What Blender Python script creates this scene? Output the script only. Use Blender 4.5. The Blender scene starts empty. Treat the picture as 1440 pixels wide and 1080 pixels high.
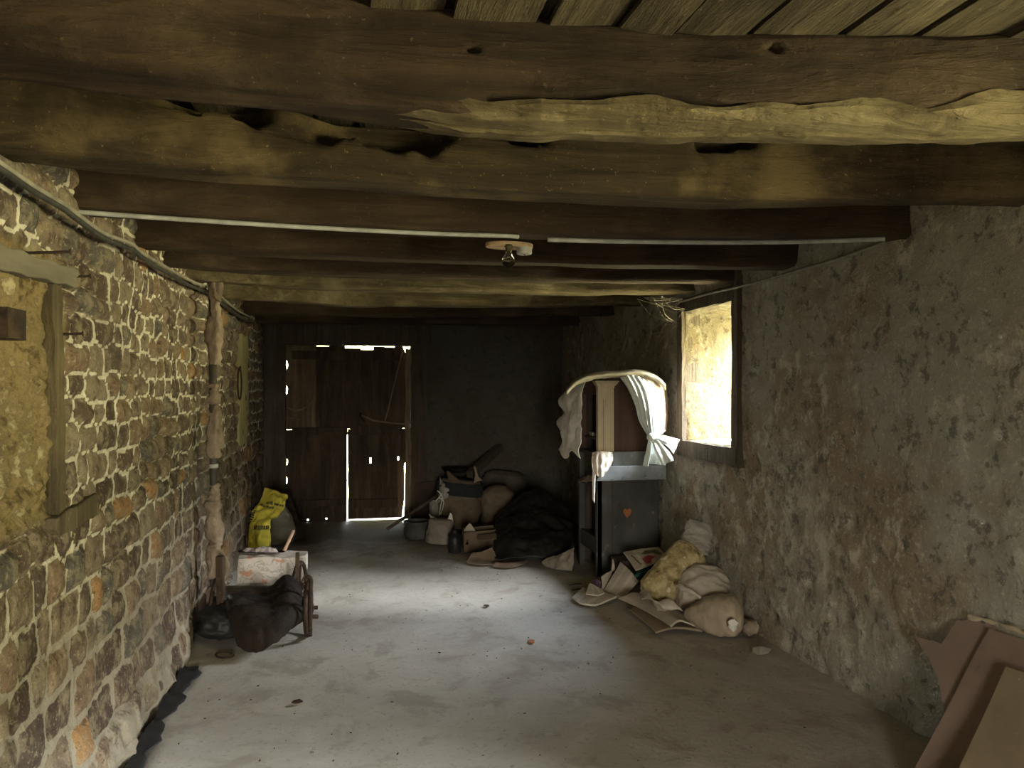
import bpy, bmesh, math, random
import numpy as np
from mathutils import Vector, Matrix

# ------------------------------------------------------------------ camera, world, light
scene = bpy.context.scene
COL = scene.collection
FPX, YAW, EYE = 1060.0, math.radians(12.24), 1.5
cam_data = bpy.data.cameras.new('camera')
cam_data.sensor_width = 36.0
cam_data.lens = FPX / 1440.0 * 36.0
cam_data.clip_start = 0.02
cam = bpy.data.objects.new('camera', cam_data)
cam.location = (0, 0, EYE)
cam.rotation_euler = (math.pi / 2, 0, -YAW)
COL.objects.link(cam)
scene.camera = cam
vs = scene.view_settings
vs.view_transform = 'Standard'
vs.look = 'None'
vs.gamma = 1.0
vs.use_curve_mapping = False
vs.exposure = 3.08
cy = scene.cycles
cy.use_denoising = True
cy.max_bounces = 12
cy.diffuse_bounces = 7
cy.glossy_bounces = 3
cy.transmission_bounces = 8
cy.transparent_max_bounces = 12
cy.sample_clamp_indirect = 6.0
cy.caustics_reflective = False
cy.caustics_refractive = False

world = bpy.data.worlds.new('daylight')
scene.world = world
world.use_nodes = True
wn, wl = world.node_tree.nodes, world.node_tree.links
wn.clear()
w_tc = wn.new('ShaderNodeTexCoord')
w_sep = wn.new('ShaderNodeSeparateXYZ')
w_noise = wn.new('ShaderNodeTexNoise'); w_noise.inputs['Scale'].default_value = 9.0
w_noise.inputs['Detail'].default_value = 4.0
w_mul = wn.new('ShaderNodeMath'); w_mul.operation = 'MULTIPLY_ADD'
w_mul.inputs[1].default_value = 0.16; w_mul.inputs[2].default_value = -0.08
w_add = wn.new('ShaderNodeMath'); w_add.operation = 'ADD'
w_map = wn.new('ShaderNodeMapRange')
w_map.inputs['From Min'].default_value = -1; w_map.inputs['From Max'].default_value = 1
w_ramp = wn.new('ShaderNodeValToRGB')
def ramp_set(r, stops, interp='LINEAR'):
    r.color_ramp.interpolation = interp
    els = r.color_ramp.elements
    while len(els) > 1: els.remove(els[0])
    els[0].position = stops[0][0]; els[0].color = (*stops[0][1], 1)
    for p, c in stops[1:]:
        e = els.new(p); e.color = (*c, 1)
# sunlit grass below the horizon, a belt of trees, then pale and finally blue sky
ramp_set(w_ramp, [(0.0, (.62, .58, .28)), (0.40, (1.68, 1.55, .82)), (0.495, (1.9, 1.76, .98)),
                  (0.52, (.28, .30, .12)), (0.60, (.22, .25, .11)), (0.65, (2.3, 2.35, 2.35)),
                  (0.82, (2.2, 2.45, 2.8)), (1.0, (1.5, 2.0, 2.9))])
w_bg = wn.new('ShaderNodeBackground'); w_bg.inputs['Strength'].default_value = 4.0
w_out = wn.new('ShaderNodeOutputWorld')
wl.new(w_tc.outputs['Generated'], w_sep.inputs[0])
wl.new(w_tc.outputs['Generated'], w_noise.inputs['Vector'])
wl.new(w_noise.outputs['Fac'], w_mul.inputs[0])
wl.new(w_sep.outputs['Z'], w_add.inputs[0]); wl.new(w_mul.outputs[0], w_add.inputs[1])
# tree line raised towards the near side to dim the side window
w_k = wn.new('ShaderNodeMapRange'); w_k.inputs['From Min'].default_value = -.12; w_k.inputs['From Max'].default_value = -.5
w_k.inputs['To Max'].default_value = .26
w_s = wn.new('ShaderNodeMapRange'); w_s.inputs['From Max'].default_value = .25
w_p = wn.new('ShaderNodeMath'); w_p.operation = 'MULTIPLY'
w_q = wn.new('ShaderNodeMath'); w_q.operation = 'SUBTRACT'
wl.new(w_sep.outputs['Y'], w_k.inputs['Value']); wl.new(w_sep.outputs['Z'], w_s.inputs['Value'])
wl.new(w_k.outputs[0], w_p.inputs[0]); wl.new(w_s.outputs[0], w_p.inputs[1])
wl.new(w_add.outputs[0], w_q.inputs[0]); wl.new(w_p.outputs[0], w_q.inputs[1])
wl.new(w_q.outputs[0], w_map.inputs['Value'])
wl.new(w_map.outputs[0], w_ramp.inputs[0])
# behind the camera: dark ground, bright horizon, made up to fill the right wall
w_ramp2 = wn.new('ShaderNodeValToRGB')
ramp_set(w_ramp2, [(0.0, (.10, .09, .075)), (0.40, (.16, .145, .12)), (0.48, (.30, .28, .24)),
                   (0.505, (1.7, 1.58, 1.33)), (0.60, (1.7, 1.6, 1.4)), (0.68, (1.2, 1.2, 1.2)), (1.0, (.70, .82, 1.0))])
w_side = wn.new('ShaderNodeMapRange'); w_side.inputs['From Min'].default_value = -.76; w_side.inputs['From Max'].default_value = -.90
w_mix = wn.new('ShaderNodeMix'); w_mix.data_type = 'RGBA'
w_map2 = wn.new('ShaderNodeMapRange'); w_map2.inputs['From Min'].default_value = -1; w_map2.inputs['From Max'].default_value = 1
wl.new(w_add.outputs[0], w_map2.inputs['Value'])
wl.new(w_sep.outputs['Y'], w_side.inputs['Value']); wl.new(w_map2.outputs[0], w_ramp2.inputs[0])
wl.new(w_side.outputs[0], w_mix.inputs[0]); wl.new(w_ramp.outputs[0], w_mix.inputs[6]); wl.new(w_ramp2.outputs[0], w_mix.inputs[7])
wl.new(w_mix.outputs[2], w_bg.inputs[0]); wl.new(w_bg.outputs[0], w_out.inputs[0])

XL, XR, YB, YF = -0.93, 2.43, 8.45, -2.4          # inner faces of the four walls
THICK = 0.58                                       # wall thickness
WIN1 = (4.42, 5.15, 1.09, 2.03)                    # y0, y1, z0, z1 of the seen window
WIN2 = (-0.40, 1.10, 0.98, 2.0)                    # the second window, right of the camera
def portal(name, w):
    d = bpy.data.lights.new(name, 'AREA'); d.shape = 'RECTANGLE'
    d.size = w[3] - w[2]; d.size_y = w[1] - w[0]
    d.cycles.is_portal = True
    o = bpy.data.objects.new(name, d); COL.objects.link(o)
    o.location = (XR + THICK + 0.02, (w[0] + w[1]) / 2, (w[2] + w[3]) / 2)
    o.rotation_euler = (0, math.pi / 2, 0)
portal('window_daylight', WIN1)
portal('side_window_daylight', WIN2)
# a broad bright cloud low over the yard: soft directional daylight
sun_d = bpy.data.lights.new('cloud_light', 'SUN'); sun_d.angle = math.radians(36); sun_d.energy = 8.5; sun_d.color = (.90, .96, 1.0)
sun_o = bpy.data.objects.new('cloud_light', sun_d); COL.objects.link(sun_o)
sun_o.rotation_euler = Vector((.85 * math.cos(math.radians(34)), -.50 * math.cos(math.radians(34)), math.sin(math.radians(34)))).to_track_quat('Z', 'Y').to_euler()
DOOR2 = (-0.45, 0.35, 0.0, 1.8)                    # unseen doorway added behind camera to light right wall: x0, x1, z0, z1
d_ = bpy.data.lights.new('added_doorway_daylight', 'AREA'); d_.shape = 'RECTANGLE'
d_.size = DOOR2[1] - DOOR2[0]; d_.size_y = DOOR2[3] - DOOR2[2]; d_.cycles.is_portal = True
o_ = bpy.data.objects.new('added_doorway_daylight', d_); COL.objects.link(o_)
o_.location = ((DOOR2[0] + DOOR2[1]) / 2, YF - .45, DOOR2[3] / 2); o_.rotation_euler = (math.pi / 2, 0, 0)

# ------------------------------------------------------------------ pixel -> place helpers
FW = Vector((math.sin(YAW), math.cos(YAW), 0)); RT = Vector((math.cos(YAW), -math.sin(YAW), 0))
UP = Vector((0, 0, 1)); CO = Vector((0, 0, EYE))
def ray(px, py): return RT * ((px - 720) / FPX) + FW + UP * ((540 - py) / FPX)
def PC(px, py, zc): return CO + ray(px, py) * zc
def PF(px, py, z=0.0):
    d = ray(px, py); return CO + d * ((z - EYE) / d.z)
def PX(px, py, X):
    d = ray(px, py); return CO + d * (X / d.x)
def PY(px, py, Y):
    d = ray(px, py); return CO + d * (Y / d.y)
def PP(px, py, n, p):
    d = ray(px, py); return CO + d * ((p - CO).dot(n) / d.dot(n))

# ------------------------------------------------------------------ numeric noise
def _hash(i, j, k, s):
    h = (i * 374761393 + j * 668265263 + k * 2147483647 + s * 1274126177) & 0xFFFFFFFF
    h = ((h ^ (h >> 13)) * 1274126177) & 0xFFFFFFFF
    h = ((h ^ (h >> 16)) * 2246822519) & 0xFFFFFFFF
    return ((h ^ (h >> 15)) & 0xFFFFFF) / float(0xFFFFFF)
def vnoise(P, seed=0):
    P = np.asarray(P, float)
    F = np.floor(P).astype(np.int64); t = P - F; t = t * t * (3 - 2 * t)
    out = 0
    for a in (0, 1):
        wa = t[:, 0] if a else 1 - t[:, 0]
        for b in (0, 1):
            wb = t[:, 1] if b else 1 - t[:, 1]
            for c in (0, 1):
                wc = t[:, 2] if c else 1 - t[:, 2]
                out = out + wa * wb * wc * _hash(F[:, 0] + a, F[:, 1] + b, F[:, 2] + c, seed)
    return out * 2 - 1
def fbm(P, scale=1.0, oct=4, seed=0, gain=.5):
    P = np.asarray(P, float) * scale
    s, a, tot = 0, 1.0, 0
    for o in range(oct):
        s = s + a * vnoise(P, seed + o * 17); tot += a
        P = P * 2.03; a *= gain
    return s / tot
def sstep(a, b, x):
    t = np.clip((x - a) / (b - a), 0, 1); return t * t * (3 - 2 * t)

# ------------------------------------------------------------------ mesh builders
class MB:
    def __init__(s): s.v = []; s.f = []
    def add(s, verts, faces):
        n = len(s.v); s.v += [Vector(p) for p in verts]; s.f += [tuple(i + n for i in f) for f in faces]; return s
    def box(s, lo, hi, M=None):
        (a, b, c), (d, e, g) = lo, hi
        vv = [Vector(p) for p in ((a,b,c),(d,b,c),(d,e,c),(a,e,c),(a,b,g),(d,b,g),(d,e,g),(a,e,g))]
        if M: vv = [M @ p for p in vv]
        return s.add(vv, [(3,2,1,0),(4,5,6,7),(0,1,5,4),(1,2,6,5),(2,3,7,6),(3,0,4,7)])
    def prism(s, poly, off):
        n = len(poly); off = Vector(off); poly = [Vector(p) for p in poly]
        nor = Vector((0, 0, 0))
        for i in range(n): nor += poly[i].cross(poly[(i + 1) % n])
        if nor.dot(off) > 0: poly = poly[::-1]
        vv = poly + [p + off for p in poly]
        return s.add(vv, [tuple(range(n)), tuple(range(2 * n - 1, n - 1, -1))] +
                     [(i, i + n, (i + 1) % n + n, (i + 1) % n) for i in range(n)])
    def bar(s, p, q, w, h=None, up=(0, 0, 1)):
        p, q = Vector(p), Vector(q); d = (q - p).normalized(); h = h or w
        a = d.cross(Vector(up))
        if a.length < 1e-4: a = d.cross(Vector((1, 0, 0)))
        a.normalize(); b = a.cross(d)
        poly = [p + a * x * w / 2 + b * y * h / 2 for x, y in ((-1,-1),(1,-1),(1,1),(-1,1))]
        return s.prism(poly, q - p)
    def loft(s, rings, cap=True, closed=False):
        m = len(rings[0]); vv = [p for r in rings for p in r]; ff = []
        nr = len(rings)
        for i in range(nr - (0 if closed else 1)):
            for j in range(m):
                a, b = i * m + j, i * m + (j + 1) % m
                c, d = ((i + 1) % nr) * m + (j + 1) % m, ((i + 1) % nr) * m + j
                ff.append((a, b, c, d))
        if cap and not closed: ff += [tuple(range(m - 1, -1, -1)), tuple((nr - 1) * m + j for j in range(m))]
        return s.add(vv, ff)
    def tube(s, pts, r, n=8, cap=True, closed=False):
        pts = [Vector(p) for p in pts]; k = len(pts)
        rr = r if isinstance(r, (list, tuple)) else [r] * k
        rings = []; ref = None
        for i, p in enumerate(pts):
            if closed: t = pts[(i + 1) % k] - pts[i - 1]
            else: t = pts[min(i + 1, k - 1)] - pts[max(i - 1, 0)]
            t.normalize()
            if ref is None:
                ref = t.cross(Vector((0, 0, 1)))
                if ref.length < .05: ref = t.cross(Vector((1, 0, 0)))
            ref = ref - t * ref.dot(t); ref.normalize(); b = t.cross(ref)
            rings.append([p + (ref * math.cos(q) + b * math.sin(q)) * rr[i] for q in (2 * math.pi * j / n for j in range(n))])
        return s.loft(rings, cap, closed)
    def lathe(s, prof, c, n=28, M=None):
        rings = []
        for r, z in prof:
            ring = [Vector((r * math.cos(2*math.pi*j/n), r * math.sin(2*math.pi*j/n), z)) for j in range(n)]
            if M: ring = [M @ p for p in ring]
            rings.append([Vector(c) + p for p in ring])
        return s.loft(rings)
    def grid(s, G):
        nu, nv = len(G), len(G[0])
        return s.add([p for r in G for p in r], [(i*nv+j, (i+1)*nv+j, (i+1)*nv+j+1, i*nv+j+1) for i in range(nu-1) for j in range(nv-1)])
    def wobble(s, amp, scale, seed=0, oct=3):
        A = np.array([list(p) for p in s.v])
        for ax in range(3):
            d = fbm(A, scale, oct, seed + 31 * ax) * amp
            for i, p in enumerate(s.v): p[ax] += d[i]
        return s
    def clamp(s, zmin=None, xmax=None, xmin=None, ymax=None):
        for p in s.v:
            if zmin is not None and p.z < zmin: p.z = zmin
            if xmax is not None and p.x > xmax: p.x = xmax
            if xmin is not None and p.x < xmin: p.x = xmin
            if ymax is not None and p.y > ymax: p.y = ymax
        return s

def rootloc(o):
    p = Vector((0, 0, 0))
    while o is not None: p += o.location; o = o.parent
    return p
def obj(name, mb, mat, parent=None, smooth=False, bev=0, solid=0, sub=0, world_origin=False):
    me = bpy.data.meshes.new(name)
    if parent is not None: off = rootloc(parent)
    elif world_origin: off = Vector((0, 0, 0))
    else:
        lo = Vector([min(p[i] for p in mb.v) for i in range(3)]); hi = Vector([max(p[i] for p in mb.v) for i in range(3)])
        off = Vector(((lo.x + hi.x) / 2, (lo.y + hi.y) / 2, lo.z))
    me.from_pydata([p - off for p in mb.v], [], mb.f)
    bm = bmesh.new(); bm.from_mesh(me)
    bmesh.ops.recalc_face_normals(bm, faces=bm.faces); bm.to_mesh(me); bm.free()
    me.materials.append(mat)
    if smooth: me.polygons.foreach_set('use_smooth', [True] * len(me.polygons))
    o = bpy.data.objects.new(name, me); COL.objects.link(o)
    if parent is not None: o.parent = parent
    else: o.location = off
    if solid:
        m = o.modifiers.new('thickness', 'SOLIDIFY'); m.thickness = solid; m.offset = 0
    if bev:
        m = o.modifiers.new('edges', 'BEVEL'); m.width = bev; m.segments = 2; m.limit_method = 'ANGLE'
    if sub:
        m = o.modifiers.new('smooth', 'SUBSURF'); m.levels = sub; m.render_levels = sub
    return o
def tag(o, label, cat, group=None, kind=None):
    o['label'] = label; o['category'] = cat
    if group: o['group'] = group
    if kind: o['kind'] = kind
    return o
def thing(name, loc, label, cat, group=None):
    o = bpy.data.objects.new(name, None); o.empty_display_size = .05; COL.objects.link(o); o.location = loc
    return tag(o, label, cat, group)
def struct(o): o['kind'] = 'structure'; return o

# ------------------------------------------------------------------ materials
def newmat(name):
    m = bpy.data.materials.new(name); m.use_nodes = True
    n = m.node_tree.nodes; b = n['Principled BSDF']
    return m, n, m.node_tree.links, b
def setp(b, **k):
    for a, v in k.items(): b.inputs[a.replace('_', ' ')].default_value = v
def noise_node(n, l, vec, scale, detail=6, rough=.55, dist=0.0):
    t = n.new('ShaderNodeTexNoise'); t.inputs['Scale'].default_value = scale
    t.inputs['Detail'].default_value = detail; t.inputs['Roughness'].default_value = rough
    t.inputs['Distortion'].default_value = dist
    if vec is not None: l.new(vec, t.inputs['Vector'])
    return t
def coords(n, l, stretch=(1, 1, 1), rot=(0, 0, 0)):
    tc = n.new('ShaderNodeTexCoord'); mp = n.new('ShaderNodeMapping')
    mp.inputs['Scale'].default_value = stretch; mp.inputs['Rotation'].default_value = rot
    l.new(tc.outputs['Object'], mp.inputs['Vector']); return mp.outputs[0]
def mixc(n, l, fac, a, b, mode='MIX'):
    m = n.new('ShaderNodeMix'); m.data_type = 'RGBA'; m.blend_type = mode
    for sock, v in ((m.inputs[0], fac), (m.inputs[6], a), (m.inputs[7], b)):
        if isinstance(v, (int, float)): sock.default_value = v
        elif isinstance(v, tuple): sock.default_value = (*v, 1)
        else: l.new(v, sock)
    return m.outputs[2]
def mrange(n, l, val, a, b, c=0.0, d=1.0):
    m = n.new('ShaderNodeMapRange'); m.interpolation_type = 'SMOOTHSTEP'
    for k, v in (('From Min', a), ('From Max', b), ('To Min', c), ('To Max', d)): m.inputs[k].default_value = v
    l.new(val, m.inputs['Value']); return m.outputs[0]
def ramp(n, l, fac, stops, interp='LINEAR'):
    r = n.new('ShaderNodeValToRGB'); ramp_set(r, stops, interp); l.new(fac, r.inputs[0]); return r.outputs[0]
def bump(n, l, b, h, strength=.4, dist=.01, prev=None):
    k = n.new('ShaderNodeBump'); k.inputs['Strength'].default_value = strength; k.inputs['Distance'].default_value = dist
    l.new(h, k.inputs['Height'])
    if prev is not None: l.new(prev, k.inputs['Normal'])
    l.new(k.outputs[0], b.inputs['Normal']); return k.outputs[0]
def mat(name, c1, c2, scale=6, stretch=(1,1,1), rough=.85, bst=.3, bscale=None, bdist=.006, metal=0, lo=.35, hi=.65, spec=.3, extra=None, trans=0, alpha=1, dist=0.0):
    m, n, l, b = newmat(name)
    v = coords(n, l, stretch)
    t = noise_node(n, l, v, scale, 7, .6, dist)
    c = ramp(n, l, t.outputs['Fac'], [(lo, c1), (hi, c2)])
    if extra:                     # (colour, scale, low, high): stains or spots of another colour
        for (ec, es, e0, e1) in extra:
            t2 = noise_node(n, l, v, es, 5, .6)
            c = mixc(n, l, mrange(n, l, t2.outputs['Fac'], e0, e1), c, ec)
    l.new(c, b.inputs['Base Color'])
    t3 = noise_node(n, l, v, bscale or scale * 4, 6, .65)
    if bst: bump(n, l, b, t3.outputs['Fac'], bst, bdist)
    setp(b, Roughness=rough, Metallic=metal, Alpha=alpha)
    b.inputs['Specular IOR Level'].default_value = spec
    if trans: b.inputs['Transmission Weight'].default_value = trans
    return m

# ---- stone wall: the shape (stones, ribbon mortar) is in the mesh; the shader reads which stone a point belongs to
def stone_material():
    m, n, l, b = newmat('rubble_stone')
    v = coords(n, l)
    at = n.new('ShaderNodeAttribute'); at.attribute_name = 'stone'
    sp = n.new('ShaderNodeSeparateColor'); l.new(at.outputs['Color'], sp.inputs[0])   # R stone id, G mortar, B zone
    fine = noise_node(n, l, v, 55, 6, .7)
    med = noise_node(n, l, v, 14, 6, .65)
    big = noise_node(n, l, v, 1.6, 4, .5)
    st = ramp(n, l, sp.outputs[0], [(0, (.085, .058, .044)), (.14, (.19, .14, .10)), (.28, (.10, .072, .056)),
              (.42, (.22, .175, .125)), (.56, (.125, .088, .066)), (.70, (.20, .135, .09)), (.84, (.11, .098, .085)), (.955, (.32, .18, .08))], 'CONSTANT')
    st = mixc(n, l, mrange(n, l, med.outputs['Fac'], .46, .62, 0, .6), st, (.34, .28, .19))
    st = mixc(n, l, mrange(n, l, med.outputs['Fac'], .44, .34, 0, .7), st, (.07, .052, .04))
    st = mixc(n, l, mrange(n, l, fine.outputs['Fac'], .56, .68, 0, .7), st, (.46, .41, .30))
    st = mixc(n, l, mrange(n, l, fine.outputs['Fac'], .44, .34, 0, .7), st, (.05, .04, .03))
    inf = ramp(n, l, med.outputs['Fac'], [(.36, (.10, .07, .035)), (.48, (.28, .21, .10)), (.56, (.20, .15, .08)), (.66, (.46, .40, .24))])
    inf = mixc(n, l, mrange(n, l, fine.outputs['Fac'], .6, .75, 0, .8), inf, (.58, .52, .38))
    c = mixc(n, l, sp.outputs[2], st, inf)
    mo = ramp(n, l, med.outputs['Fac'], [(.3, (.48, .43, .34)), (.6, (.76, .71, .59))])
    tcz = n.new('ShaderNodeTexCoord'); zs = n.new('ShaderNodeSeparateXYZ'); l.new(tcz.outputs['Object'], zs.inputs[0])
    low = n.new('ShaderNodeMath'); low.operation = 'MULTIPLY_ADD'; low.inputs[1].default_value = .9; l.new(big.outputs['Fac'], low.inputs[0]); l.new(zs.outputs['Z'], low.inputs[2])
    mo = mixc(n, l, mrange(n, l, low.outputs[0], 1.55, .95, 0, .8), mo, (.25, .21, .155))      # mortar darker and browner low down
    ed = n.new('ShaderNodeMath'); ed.operation = 'MULTIPLY_ADD'; ed.inputs[1].default_value = .7; l.new(fine.outputs['Fac'], ed.inputs[0])
    ed2 = n.new('ShaderNodeMath'); ed2.operation = 'ADD'; ed.inputs[2].default_value = -.35
    l.new(sp.outputs[1], ed2.inputs[0]); l.new(ed.outputs[0], ed2.inputs[1])
    mk = mrange(n, l, ed2.outputs[0], .35, .65)
    c = mixc(n, l, mk, c, mo)
    c = mixc(n, l, mrange(n, l, big.outputs['Fac'], .5, .72, 0, .45), c, (.16, .125, .09))
    l.new(c, b.inputs['Base Color'])
    k = bump(n, l, b, med.outputs['Fac'], .9, .03)
    bump(n, l, b, fine.outputs['Fac'], .9, .010, k)
    setp(b, Roughness=.93); b.inputs['Specular IOR Level'].default_value = .2
    return m

def plaster_material(name, base, pale, dark, brown, amount=.5):
    m, n, l, b = newmat(name)
    v = coords(n, l); vs_ = coords(n, l, (1, 1, .72))
    a = noise_node(n, l, v, 1.1, 5, .55); p = noise_node(n, l, vs_, 9, 9, .72, .3); d = noise_node(n, l, v, 13, 8, .7)
    f = noise_node(n, l, v, 48, 6, .7); br = noise_node(n, l, vs_, .8, 4, .55)
    c = mixc(n, l, mrange(n, l, a.outputs['Fac'], .44, .58), base, brown)
    zs = n.new('ShaderNodeSeparateXYZ'); tcz = n.new('ShaderNodeTexCoord'); l.new(tcz.outputs['Object'], zs.inputs[0])
    c = mixc(n, l, mrange(n, l, br.outputs['Fac'], .45, .62, 0, .5), c, brown)
    c = mixc(n, l, mrange(n, l, p.outputs['Fac'], .62, .70, 0, amount * .5), c, pale)
    cl = n.new('ShaderNodeMath'); cl.operation = 'MULTIPLY_ADD'; cl.inputs[1].default_value = .55; l.new(br.outputs['Fac'], cl.inputs[0]); l.new(p.outputs['Fac'], cl.inputs[2])
    c = mixc(n, l, mrange(n, l, cl.outputs[0], .79, .92, 0, amount), c, pale)       # flaking patches gather in clusters
    c = mixc(n, l, mrange(n, l, d.outputs['Fac'], .54, .62, 0, .7), c, dark)
    c = mixc(n, l, mrange(n, l, f.outputs['Fac'], .56, .68, 0, .6), c, pale)
    c = mixc(n, l, mrange(n, l, f.outputs['Fac'], .40, .26, 0, .6), c, dark)
    l.new(c, b.inputs['Base Color'])
    k = bump(n, l, b, d.outputs['Fac'], .9, .03); bump(n, l, b, f.outputs['Fac'], .9, .010, k)
    setp(b, Roughness=.94); b.inputs['Specular IOR Level'].default_value = .2
    return m

def floor_material():
    m, n, l, b = newmat('dusty_concrete')
    v = coords(n, l)
    a = noise_node(n, l, v, .9, 5, .6); p = noise_node(n, l, v, 3.2, 7, .65, .4); f = noise_node(n, l, v, 40, 6, .7); s = noise_node(n, l, v, 17, 3, .6)
    c = ramp(n, l, a.outputs['Fac'], [(.32, (.36, .33, .285)), (.62, (.46, .43, .375))])
    c = mixc(n, l, mrange(n, l, p.outputs['Fac'], .50, .64, 0, .6), c, (.26, .225, .18))
    c = mixc(n, l, mrange(n, l, p.outputs['Fac'], .48, .30, 0, .5), c, (.52, .49, .44))
    c = mixc(n, l, mrange(n, l, f.outputs['Fac'], .55, .68, 0, .6), c, (.25, .22, .18))
    c = mixc(n, l, mrange(n, l, s.outputs['Fac'], .68, .74, 0, .7), c, (.16, .13, .10))
    # unseen near floor darkened to cut light bounced onto the beams
    tcz = n.new('ShaderNodeTexCoord'); zs = n.new('ShaderNodeSeparateXYZ'); l.new(tcz.outputs['Object'], zs.inputs[0])
    c = mixc(n, l, mrange(n, l, zs.outputs['Y'], 2.3, 1.7), c, (.10, .08, .06))
    # darker brown towards the door and the heap
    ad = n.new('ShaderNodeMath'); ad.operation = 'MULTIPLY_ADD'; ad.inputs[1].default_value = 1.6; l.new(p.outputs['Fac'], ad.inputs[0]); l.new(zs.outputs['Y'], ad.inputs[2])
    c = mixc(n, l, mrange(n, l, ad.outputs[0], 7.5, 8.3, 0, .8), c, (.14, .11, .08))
    l.new(c, b.inputs['Base Color'])
    k = bump(n, l, b, p.outputs['Fac'], .35, .02); bump(n, l, b, f.outputs['Fac'], .4, .005, k)
    setp(b, Roughness=.88); b.inputs['Specular IOR Level'].default_value = .25
    return m

def wood_material(name, dark, mid, light, axis=0, scale=1.0, dust=(.30, .24, .12), dustamt=.35, holes=True):
    m, n, l, b = newmat(name)
    st = [7, 7, 7]; st[axis] = .7
    v = coords(n, l, tuple(x * scale for x in st)); vo = coords(n, l)
    g = noise_node(n, l, v, 2.2, 8, .65, .8); q = noise_node(n, l, vo, 2.3 * scale, 6, .6); f = noise_node(n, l, vo, 60, 5, .7)
    fine = noise_node(n, l, v, 9, 5, .7)
    c = ramp(n, l, g.outputs['Fac'], [(.28, dark), (.52, mid), (.74, light)])
    c = mixc(n, l, mrange(n, l, q.outputs['Fac'], .48, .70, 0, dustamt), c, dust)
    c = mixc(n, l, mrange(n, l, q.outputs['Fac'], .44, .30, 0, .6), c, dark)
    c = mixc(n, l, mrange(n, l, f.outputs['Fac'], .62, .70, 0, .7), c, dust)
    if holes: c = mixc(n, l, mrange(n, l, f.outputs['Fac'], .33, .27, 0, .8), c, (.012, .009, .007))
    l.new(c, b.inputs['Base Color'])
    k = bump(n, l, b, q.outputs['Fac'], .6, .05); k = bump(n, l, b, g.outputs['Fac'], .9, .025, k); k = bump(n, l, b, fine.outputs['Fac'], .7, .010, k); bump(n, l, b, f.outputs['Fac'], .6, .006, k)
    setp(b, Roughness=.88); b.inputs['Specular IOR Level'].default_value = .25
    return m

M = {}
M['stone'] = stone_material()
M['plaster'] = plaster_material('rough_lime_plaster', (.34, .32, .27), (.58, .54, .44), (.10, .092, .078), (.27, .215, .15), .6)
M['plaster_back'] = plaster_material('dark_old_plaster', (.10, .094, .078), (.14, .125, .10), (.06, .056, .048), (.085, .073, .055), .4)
M['whitewash'] = plaster_material('whitewashed_stone', (.12, .10, .065), (.20, .185, .145), (.035, .026, .013), (.12, .085, .036), .85)
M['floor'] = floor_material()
M['beam'] = wood_material('old_oak', (.012, .007, .004), (.029, .0175, .0095), (.062, .038, .022), 0, 1.0, (.125, .085, .05), .35)
M['beam_dusty'] = wood_material('dusty_oak', (.017, .011, .006), (.045, .031, .016), (.100, .070, .036), 0, 1.0, (.26, .19, .09), .5)
M['beam_dark'] = wood_material('brown_oak', (.024, .015, .009), (.050, .032, .019), (.085, .057, .034), 0, 1.0, (.14, .10, .06), .3)
M['beam_pale'] = wood_material('pale_worn_oak', (.045, .033, .018), (.10, .077, .042), (.20, .155, .09), 0, 1.2, (.30, .25, .15), .5)
M['sapwood'] = wood_material('split_sapwood', (.055, .040, .021), (.13, .10, .052), (.22, .175, .10), 0, 1.6, (.26, .215, .12), .4)
M['boards'] = wood_material('loft_boards', (.020, .015, .009), (.055, .042, .025), (.11, .088, .056), 1, 1.0, (.20, .16, .095), .35)
M['door_wood'] = wood_material('door_planks', (.030, .022, .015), (.065, .046, .03), (.12, .085, .055), 2, 1.0, (.16, .12, .075), .3)
M['frame_wood'] = wood_material('frame_timber', (.045, .034, .024), (.085, .066, .046), (.13, .105, .075), 2, 1.0, (.15, .13, .09), .3)
M['jamb_wood'] = wood_material('pale_jamb', (.12, .085, .055), (.22, .165, .11), (.34, .27, .19), 2, 1.0)
M['iron'] = mat('rusty_iron', (.02, .015, .012), (.075, .045, .03), 25, rough=.7, metal=.3, bst=.4)
M['black'] = mat('black_plastic', (.012, .012, .013), (.03, .03, .032), 9, rough=.45, bst=.25)

# ------------------------------------------------------------------ the room
def floor_mesh():
    mb = MB(); xs = np.arange(XL - .25, XR + .31, .05); ys = np.concatenate([np.arange(-2.7, 2.4, .15), np.arange(2.4, YB + .6, .05)])
    P = np.array([[x, y, 0] for y in ys for x in xs])
    z = fbm(P, 1.3, 4, 3) * .012 + fbm(P, 9, 3, 5) * .002 - .006
    z = np.minimum(z, -.0005)
    # the slab stops short of the stone wall and drops to earth beside it
    edge = XL + .095 + .03 * vnoise(P * [0, 2.2, 0], 4)
    z = np.where((P[:, 0] < edge) & (P[:, 1] < 4.3), -.035, z)
    P[:, 2] = z; nx = len(xs)
    mb.grid([[P[j * nx + i] for i in range(nx)] for j in range(len(ys))])
    return mb
struct(obj('floor', floor_mesh(), M['floor'], smooth=True, world_origin=True))

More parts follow.
